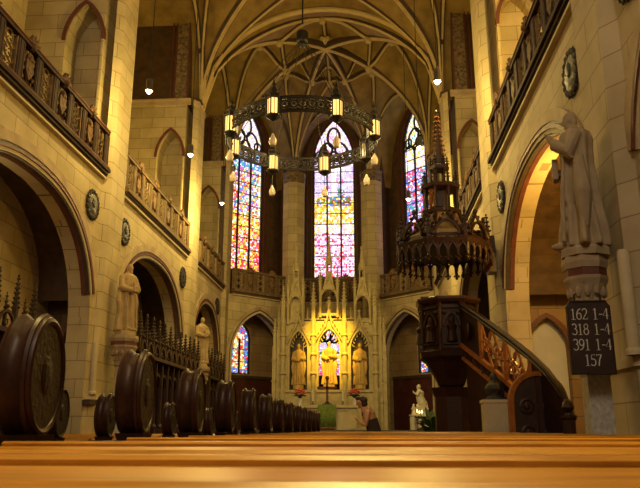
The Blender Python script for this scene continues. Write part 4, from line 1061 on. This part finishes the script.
for i, (c, zt) in enumerate(((-1.62, 9.75), (0.0, 10.25), (1.62, 9.7))):      # tabernacles carrying the spires
    hw_ = .36 if i != 1 else .42; z0 = 6.12 if i != 1 else 6.45
    for sx in (-1, 1):
        q = B(F); q.lathe([(.075, z0-.2), (.06, z0), (.06, z0+1.2)], (c+sx*hw_, -.05, 0), 6); crocket_pinnacle(q, c+sx*hw_, -.05, z0+1.1, z0+2.2, .11, 5); q.build('tabernacle_shaft', 'altar', al)
        q = B(F); q.lathe([(.06, z0), (.06, z0+1.2)], (c+sx*hw_, .35, 0), 6); crocket_pinnacle(q, c+sx*hw_, .35, z0+1.1, z0+2.0, .10, 4); q.build('tabernacle_shaft', 'altar', al)
    q = B(F); cv = arch_pts('pointed', c, hw_-.07, z0+.75, .42, 12); q.arch(cv, 0, .06, -.10, .0)
    q.tube([(c-hw_, -.08, z0+.85), (c, -.08, z0+1.75), (c+hw_, -.08, z0+.85)], .045, 6)
    for u in (.2, .4, .6, .8):
        for sx in (-1, 1): q.ball((c+sx*hw_*(1-u), -.08, z0+.9+.9*u), .05, 6, 4)
    q.ball((c, -.08, z0+1.85), (.06, .06, .10), 6, 5); q.build('tabernacle_gable', 'altar', al)
    q = B(F); q.mm((c-hw_, -.08, z0-.12), (c+hw_, .4, z0)); q.build('tabernacle_floor', 'altar', al)
    q = B(F); q.lathe([(.40, z0+1.15), (.36, z0+1.3), (.20, z0+1.9), (.17, z0+2.1)], (c, .15, 0), 4, rot=PI/4); q.build('tabernacle_roof', 'altar', al)
    q = B(F)
    for sx, sy in ((-1, -1), (1, -1), (1, 1), (-1, 1)): q.tube([(c+sx*.13, .15+sy*.13, z0+1.7), (c+sx*.10, .15+sy*.10, z0+2.5)], .03, 5); crocket_pinnacle(q, c+sx*.12, .15+sy*.12, z0+2.3, z0+2.8, .06, 3)
    q.build('open_stage', 'altar', al)
    q = B(F); q.lathe([(.14, z0+2.45), (.015, zt)], (c, .15, 0), 8)
    for j in range(4):
        a = PI/4+PI*j/2
        for k in range(10):
            t = (k+.5)/10; r_ = .14*(1-t)+.03; q.ball((c+r_*cos(a), .15+r_*sin(a), z0+2.45+(zt-z0-2.45)*t), (.03, .03, .035), 5, 4)
    q.ball((c, .15, zt+.03), (.06, .06, .09), 6, 5); q.build('spire', 'altar', al)
    if i == 1:
        q = B(F); q.lathe([(.12, z0), (.10, z0+.3), (.14, z0+.55), (.05, z0+.68)], (c, .1, 0), 10); q.ball((c, .08, z0+.76), .08, 8, 6); q.build('tabernacle_figure', 'altar', al, smooth=True)
    elif i == 0:
        q = B(F); q.mm((c-hw_+.05, .2, z0), (c+hw_-.05, .25, z0+1.1)); q.build('tabernacle_back', 'altar', al)
q = B(F)
for k in range(9):
    x = -2.1+4.2*k/8
    if all(abs(x-c) > .3 for c in (-1.62, 0, 1.62)): crocket_pinnacle(q, x, .2, 6.1, 6.75, .08, 4)
q.mm((-2.25, .0, 6.08), (2.25, .4, 6.2)); q.build('cresting', 'altar', al)
statue('altar', 'gilded robed statue standing in the bright middle niche of the altar', (.02, AY+.12, 2.86), -PI/2, 2.25, 'altarstat', .22, 'altar figures', .025).scale = (.76, .76, 1)
statue('slim', 'robed statue in the dark altar niche above the first vase, away from the pulpit', (-1.44, AY+.12, 2.86), -PI/2, 2.15, 'altarstat', .2, 'altar figures', .025).scale = (.72, .72, 1)
statue('monk', 'robed statue in the altar niche on the side of the pulpit', (1.48, AY+.12, 2.86), -PI/2, 2.15, 'altarstat', .2, 'altar figures', .025).scale = (.72, .72, 1)

_n0 = set(COL.objects)
TY = 30.4; TZ = 2.02
tb = thing('altar_table', 'pale stone altar table in front of the carved screen', 'table', (-.1, TY, 1.0))
q = B(); q.mm((-1.25, TY-.32, 1.0), (1.15, TY+.32, 1.9)); q.build('body', 'trimstone', tb)
q = B(); q.mm((-1.38, TY-.42, 1.9), (1.28, TY+.42, TZ)); q.build('table_slab', 'trimstone', tb)
q = B()
for x in (-1.0, .95): q.mm((x-.12, TY-.36, 1.05), (x+.12, TY-.31, 1.85))
q.mm((-1.2, TY-.35, 1.78), (1.1, TY-.31, 1.86)); q.build('relief_frame', 'altar', tb)
ac = thing('altar_cloth', 'green cloth hanging over the front of the altar table below the cross', 'cloth', (-.10, TY-.43, TZ))
q = B(); vs = []; fs = []
for i in range(25):
    x = -.48+.76*i/24
    for j, (y, z) in enumerate(((TY+.1, TZ+.006), (TY-.43, TZ+.006), (TY-.447, TZ-.02), (TY-.45, 1.6), (TY-.455, 1.06))): vs.append((x, y-.012*sin(i*1.3)*(j > 1), z))
for i in range(24):
    for j in range(4): fs.append((i*5+j, i*5+j+1, (i+1)*5+j+1, (i+1)*5+j))
q.add(vs, fs); o = q.build('cloth_panel', 'greencloth', ac, smooth=True); md = o.modifiers.new('thick', 'SOLIDIFY'); md.thickness = .008; md.offset = 0
q = B(); q.mm((-.48, TY-.475, 1.06), (.28, TY-.44, 1.12)); q.build('fringe', 'pulpitgold', ac)
cr = thing('altar_cross', 'dark wooden standing cross on the altar table above the green cloth', 'cross', (-.10, TY-.18, TZ))
q = MB(); q.mm((-.05, -.035, .12), (.05, .035, 1.12)); q.mm((-.36, -.035, .66), (.36, .035, .76)); q.build('cross_beams', 'redpaint', cr, off=(0, 0, 0))
q = MB(); q.lathe([(.22, .008), (.20, .05), (.10, .09), (.07, .14)], n=8); q.build('foot', 'pewdark', cr, off=(0, 0, 0))
q = MB(); q.ball((0, 0, 1.12), .09, 8, 6); q.ball((-.36, 0, .71), .07, 8, 6); q.ball((.36, 0, .71), .07, 8, 6); q.build('trefoil_ends', 'redpaint', cr, off=(0, 0, 0))
def flowers(x, label):
    t_ = thing('flower_vase', label, 'flowers', (x, TY-.1, TZ), 'red bouquets on the altar table')
    q = MB(); q.lathe([(.07, 0), (.09, .03), (.06, .10), (.10, .24), (.11, .28), (.09, .28)], n=14); q.build('vase', 'white', t_, smooth=True, off=(0, 0, 0))
    q = MB()
    for k in range(14):
        a = 2*PI*k/14; r_ = .16+.06*(k % 3); q.tube([(0, 0, .26), (r_*.5*cos(a), r_*.5*sin(a), .42), (r_*1.35*cos(a), r_*1.35*sin(a), .36+.03*(k % 2))], [.012, .04, .006], 5)
    q.build('leaves', 'leaf', t_, off=(0, 0, 0))
    for k in range(11):
        a = 2.4*k; r_ = .055*sqrt(k)*1.35; z = .66-.9*r_*r_*4
        q = MB(); c = (r_*cos(a), r_*sin(a)*.8, z)
        for j in range(7):
            b_ = 2*PI*j/7; q.ball((c[0]+.05*cos(b_), c[1]+.05*sin(b_), c[2]+.01*(j % 2)), (.04, .04, .025), 6, 4)
        q.ball(c, .045, 6, 5); q.build('bloom', 'flowerred', t_, off=(0, 0, 0))
flowers(-1.26, 'red flower bouquet in a white vase on the altar table beside the row of drums')
flowers(1.06, 'red flower bouquet in a white vase on the altar table behind the leaning person')
for x, lb in ((-.72, 'white altar candle on the table between the cross and the first bouquet'), (.55, 'white altar candle on the table between the cross and the person')):
    t_ = thing('altar_candle', lb, 'candle', (x, TY, TZ), 'altar candles')
    q = MB(); q.lathe([(.09, 0), (.09, .03), (.03, .06), (.03, .14), (.06, .16)], n=10); q.build('holder', 'lampmetal', t_, off=(0, 0, 0), smooth=True)
    q = MB(); q.lathe([(.035, .16), (.035, .62), (.01, .63)], n=10); q.build('wax', 'candle', t_, off=(0, 0, 0))

for o in set(COL.objects)-_n0:
    if o.parent is None: o.location.x += .22

# kneeling figure beside the choir pier
kn = thing('kneeling_statue', 'pale alabaster kneeling figure praying on a pedestal beside the choir pier', 'statue', (3.95, 29.0, 1.0))
q = MB(); q.X = Matrix.Rotation(PI, 4, 'Z')
q.tube([(-.22, 0, .10), (-.05, 0, .22), (.02, 0, .45), (.02, 0, .68), (.04, 0, .80)], [.17, .22, .19, .19, .10], 14)
q.tube([(.20, 0, .03), (-.32, 0, .05)], [.14, .13], 10)
for sy in (-1, 1): q.tube([(.03, sy*.17, .72), (.12, sy*.20, .55), (.28, sy*.03, .66)], [.07, .065, .04], 8); hand(q, (.29, sy*.03, .66), (.4, 0, 1), sy, .9, .1)
head(q, (.07, 0, .93), .23, (1, 0), beard=1)
q.X = None; fg = remesh(q.build('figure', 'alabaster', kn, off=(0, 0, 0)), .018); fg.location = (0, 0, .86); fg.scale = (.88,)*3
q = MB(); q.lathe([(.40, 0), (.40, .12), (.34, .18), (.34, .70), (.40, .78), (.40, .86)], n=4, rot=PI/4); q.build('pedestal', 'alabaster', kn, off=(0, 0, 0))

ck = thing('candle_stand', 'low stand of small lit candles in front of the kneeling figure', 'candle stand', (3.92, 27.9, 1.0))
q = B(); q.lathe([(.22, 0), (.20, .05), (.04, .10), (.04, .40), (.30, .46), (.32, .50)], (3.92, 27.9, 1.0), 14); q.build('stand', 'iron', ck, smooth=True)
for k in range(5):
    a = 2*PI*k/5+.3; x, y = 3.92+.2*cos(a), 27.9+.2*sin(a)
    q = B(); q.lathe([(.035, 1.5), (.035, 1.60+.03*(k % 3))], (x, y, 0), 8); c_ = q.build('candle', 'candle', ck)
    q = B(); z = 1.60+.03*(k % 3); q.lathe([(.006, z), (.028, z+.03), (.022, z+.06), (.003, z+.12)], (x, y, 0), 8); q.build('flame', 'flame', c_)
pf = thing('small_figure', 'little pale child-like figure standing at the foot of the kneeling statue', 'statue', (3.62, 28.3, 1.0))
q = MB(); q.lathe([(.16, 0), (.16, .5), (.19, .54), (.19, .58)], n=8); q.build('pedestal', 'alabaster', pf, off=(0, 0, 0))
q = MB(); q.X = Matrix.Translation((0, 0, .57)); robe(q, .38, .09, .08, 20, 7, .1); q.X = Matrix.Translation((0, 0, .0)); head(q, (0, 0, .57+.36), .12, (-.5, -1)); q.tube([(0, .08, .86), (-.06, .07, .78), (-.10, .02, .80)], [.03, .03, .02], 6); q.tube([(0, -.08, .86), (-.06, -.08, .78), (-.10, -.02, .80)], [.03, .03, .02], 6)
remesh(q.build('figure', 'alabaster', pf, off=(0, 0, 0)), .012)
pp = thing('potted_plant', 'dark leafy potted plant standing under the pulpit beside the kneeling figure', 'plant', (4.12, 26.2, 0)); pp.scale = (1.35, 1.35, 1.35)
q = MB(); q.lathe([(.16, 0), (.22, .38), (.24, .40), (.20, .40), (.19, .34)], n=14); q.build('pot', 'iron', pp, off=(0, 0, 0), smooth=True)
q = MB()
for k in range(46):
    a = 2.4*k; e_ = .35+.9*((k*37) % 17)/17; L = .55+.35*((k*13) % 11)/11
    d = Vector((cos(a)*cos(e_), sin(a)*cos(e_), sin(e_))); s_ = Vector((-sin(a), cos(a), 0)); p0 = Vector((0, 0, .42+.5*((k*7) % 5)/5)); m_ = p0+d*L*.5; t_ = p0+d*L*.8+Vector((0, 0, -.06))
    q.add([p0, m_-s_*.075, t_, m_+s_*.075, m_+Vector((0, 0, -.03))], [(0, 1, 4), (1, 2, 4), (2, 3, 4), (3, 0, 4), (0, 3, 2, 1)])
q.tube([(0, 0, .3), (.02, 0, 1.0)], [.03, .015], 6); q.build('foliage', 'leaf', pp, off=(0, 0, 0))

# ------------------------------------------------------------------ person leaning forward beyond the last pew
pe = thing('person', 'person with short dark hair and dark sleeveless top leaning forward before the altar', 'person', (1.98, 16.2, 0))
q = MB()
q.tube([(.02, 0, .88), (.0, 0, 1.0), (-.04, 0, 1.15), (-.11, 0, 1.33), (-.17, 0, 1.44), (-.22, 0, 1.50), (-.25, 0, 1.55)], [.16, .15, .14, .155, .12, .06, .055], 16)
for sy in (-1, 1):
    q.tube([(.02, sy*.09, .92), (.03, sy*.10, .50), (.05, sy*.10, .48), (.06, sy*.10, .10)], [.095, .065, .062, .04], 12)
    q.tube([(.09, sy*.10, .04), (-.02, sy*.10, .045), (-.13, sy*.11, .03)], [.035, .045, .03], 8)
    q.tube([(-.12, sy*.10, 1.39), (-.13, sy*.19, 1.36), (-.15, sy*.23, 1.20), (-.17, sy*.23, 1.10), (-.25, sy*.16, 1.13), (-.32, sy*.07, 1.19)], [.07, .062, .048, .042, .038, .027], 10)
    hand(q, (-.33, sy*.06, 1.20), (-.6, -sy*.4, .7), -sy, 1.0)
head(q, (-.28, 0, 1.60), .235, (-1, 0), hair=0, tilt=-.35)
bd = remesh(q.build('body', 'skin', pe, off=(0, 0, 0)), .011)
q = MB()
q.tube([(.025, 0, .90), (.005, 0, 1.0), (-.035, 0, 1.15), (-.06, 0, 1.22)], [.166, .158, .149, .156], 18, cap=False)
for sy in (-1, 1): q.tube([(-.02, sy*.085, 1.28), (-.04, sy*.09, 1.38), (-.13, sy*.085, 1.47), (-.22, sy*.075, 1.40), (-.24, sy*.07, 1.31)], [.022]*5, 6)
q.build('tank_top', 'cloth', pe, off=(0, 0, 0), smooth=True)
q = MB()
q.tube([(.02, 0, .96), (.02, 0, .84), (.02, 0, .78)], [.168, .172, .15], 16)
for sy in (-1, 1): q.tube([(.02, sy*.09, .86), (.03, sy*.10, .50), (.05, sy*.10, .46), (.06, sy*.10, .09)], [.112, .085, .08, .07], 12)
q.build('trousers', 'cloth', pe, off=(0, 0, 0), smooth=True)
q = MB(); h_ = Vector((-.28, 0, 1.60))
for o, r_ in (((.055, 0, .045), (.105, .098, .10)), ((.08, 0, -.03), (.08, .09, .10)), ((-.03, 0, .09), (.09, .085, .05))): q.ball(h_+Vector(o), r_, 14, 10)
remesh(q.build('hair', 'hair', pe, off=(0, 0, 0)), .012)

# ------------------------------------------------------------------ lamps, light, camera
PEND = [(-3.6, 16.0), (-3.6, 20.3), (-3.6, 25.2), (3.73, 16.0), (3.58, 20.2), (3.5, 25.2), (-3.6, 11.7), (3.6, 11.7), (-3.6, 7.4), (3.6, 7.4), (-3.6, 3.1), (3.6, 3.1)]
def light(kind, name, loc, power, col, size=.1, rot=None, **kw):
    l = bpy.data.lights.new(name, kind); l.energy = power; l.color = col
    if kind in ('POINT', 'SPOT'): l.shadow_soft_size = size
    for k, v in kw.items(): setattr(l, k, v)
    o = bpy.data.objects.new(name, l); COL.objects.link(o); o.location = loc
    if rot: o.rotation_euler = rot
    return o
def aim(o, p): o.rotation_euler = (Vector(p)-o.location).to_track_quat('-Z', 'Y').to_euler()
WARM = (1, .72, .29); GOLD = (1, .70, .20)
for i, (x, y) in enumerate(PEND):
    light('POINT', 'pendant_light', (x, y, 9.2), (340 if y > 24 else 200 if y > 14 else 30), GOLD if y > 14 else WARM, .12)
o = light('SPOT', 'altar_spot', (.1, 27.5, 10.5), 8000, (1, .56, .03), .12, spot_size=R(23), spot_blend=.9); aim(o, (0.05, 33.4, 5.0))
o = light('SPOT', 'pew_fill_spot', (1.7, 3.4, 9.6), 1700, (1, .70, .22), .25, spot_size=R(50), spot_blend=.7); aim(o, (1.7, 1.6, .9))  # added unseen spot that brightens the near pew ledges
light('POINT', 'recess_lamp', (6.3, 13.6, 5.2), 220, (1, .55, .10), .15)
for k in range(8): light('POINT', 'lantern_light', (.12+1.7*cos(R(-104.5+45*k)), 18.25+1.7*sin(R(-104.5+45*k)), 8.95), 20, WARM, .12)
# added unseen west window and area light, fill from behind the camera
window(frame((AX, -8.98, 0), (1, 0, 0), (0, -1, 0)), 0, 2.0, 8.0, 13.0, 3.0, -.1, 'crucifix', .3, 3, .6)
o = light('AREA', 'west_fill_area', (AX, -8.6, 11.5), 1000, (1, .79, .52), rot=(PI/2, 0, 0), shape='RECTANGLE', size_y=7); o.data.size = 4
aim(o, (AX-1, 12, 4))
light('POINT', 'gallery_lamp', (6.7, 14.2, 11.0), 260, (1, .62, .13), .15)
light('POINT', 'stall_fill', (-5.7, 12.2, 5.0), 16, (1, .74, .36), .15)  # added fill without a fixture, brightens the recess stone
names = ['first', 'second', 'third', 'fourth', 'fifth', 'sixth']
PL = {0: 'small cylinder pendant lamp hanging between the first pier and the gallery passage arch, stalls side', 1: 'small pendant lamp on a long wire in front of the painted far pier, stalls side', 2: 'faint pendant lamp beside the yellow-red window, stalls side',
      3: 'bright pendant lamp above the pulpit spire', 4: 'small pendant lamp beside the pulpit-side apse window, lower on the vault rib', 5: 'small pendant lamp left hanging over the pulpit canopy near the apse window'}
PL[5] = 'small pendant lamp hanging over the pulpit canopy before the apse window'
for i, (x, y) in enumerate(PEND):
    t_ = thing('pendant_lamp', PL.get(i, 'pendant lamp over the pews high above the camera, %s of that row' % ORD[i-6 if i > 5 else 0]), 'lamp', (x, y, 9.45), 'pendant lamps on long wires')
    q = MB(); q.lathe([(.03, .30), (.07, .28), (.085, .24), (.085, .02), (.10, 0), (.10, -.05), (.075, -.05), (.07, 0)], n=14); q.build('housing', 'lampmetal', t_, smooth=True, off=(0, 0, 0))
    q = MB(); q.lathe([(.068, -.03), (.05, -.10), (.01, -.13)], n=12); q.build('bulb', 'bulb', t_, smooth=True, off=(0, 0, 0))
    q = MB(); q.tube([(0, 0, .3), (0, 0, 6.2)], .012, 5); q.build('wire', 'iron', t_, off=(0, 0, 0))
w = bpy.data.worlds.new('World'); sc.world = w; w.use_nodes = True
w.node_tree.nodes['Background'].inputs[0].default_value = (.5, .6, .8, 1); w.node_tree.nodes['Background'].inputs[1].default_value = .3
cam = bpy.data.cameras.new('camera'); co = bpy.data.objects.new('camera', cam); COL.objects.link(co)
cam.sensor_width = 36; cam.lens = 700/640*36; cam.clip_start = .05; cam.clip_end = 200
co.location = (1.9, 0, 1.0)
co.rotation_euler = (PI/2+math.atan(186/700), 0, math.atan(50*cos(math.atan(186/700))/700))
sc.camera = co
cam.dof.use_dof = True; cam.dof.focus_distance = 18; cam.dof.aperture_fstop = 14
sc.view_settings.view_transform = 'Standard'; sc.view_settings.look = 'None'; sc.view_settings.gamma = 1
sc.view_settings.exposure = 0.5
sc.view_settings.use_curve_mapping = False
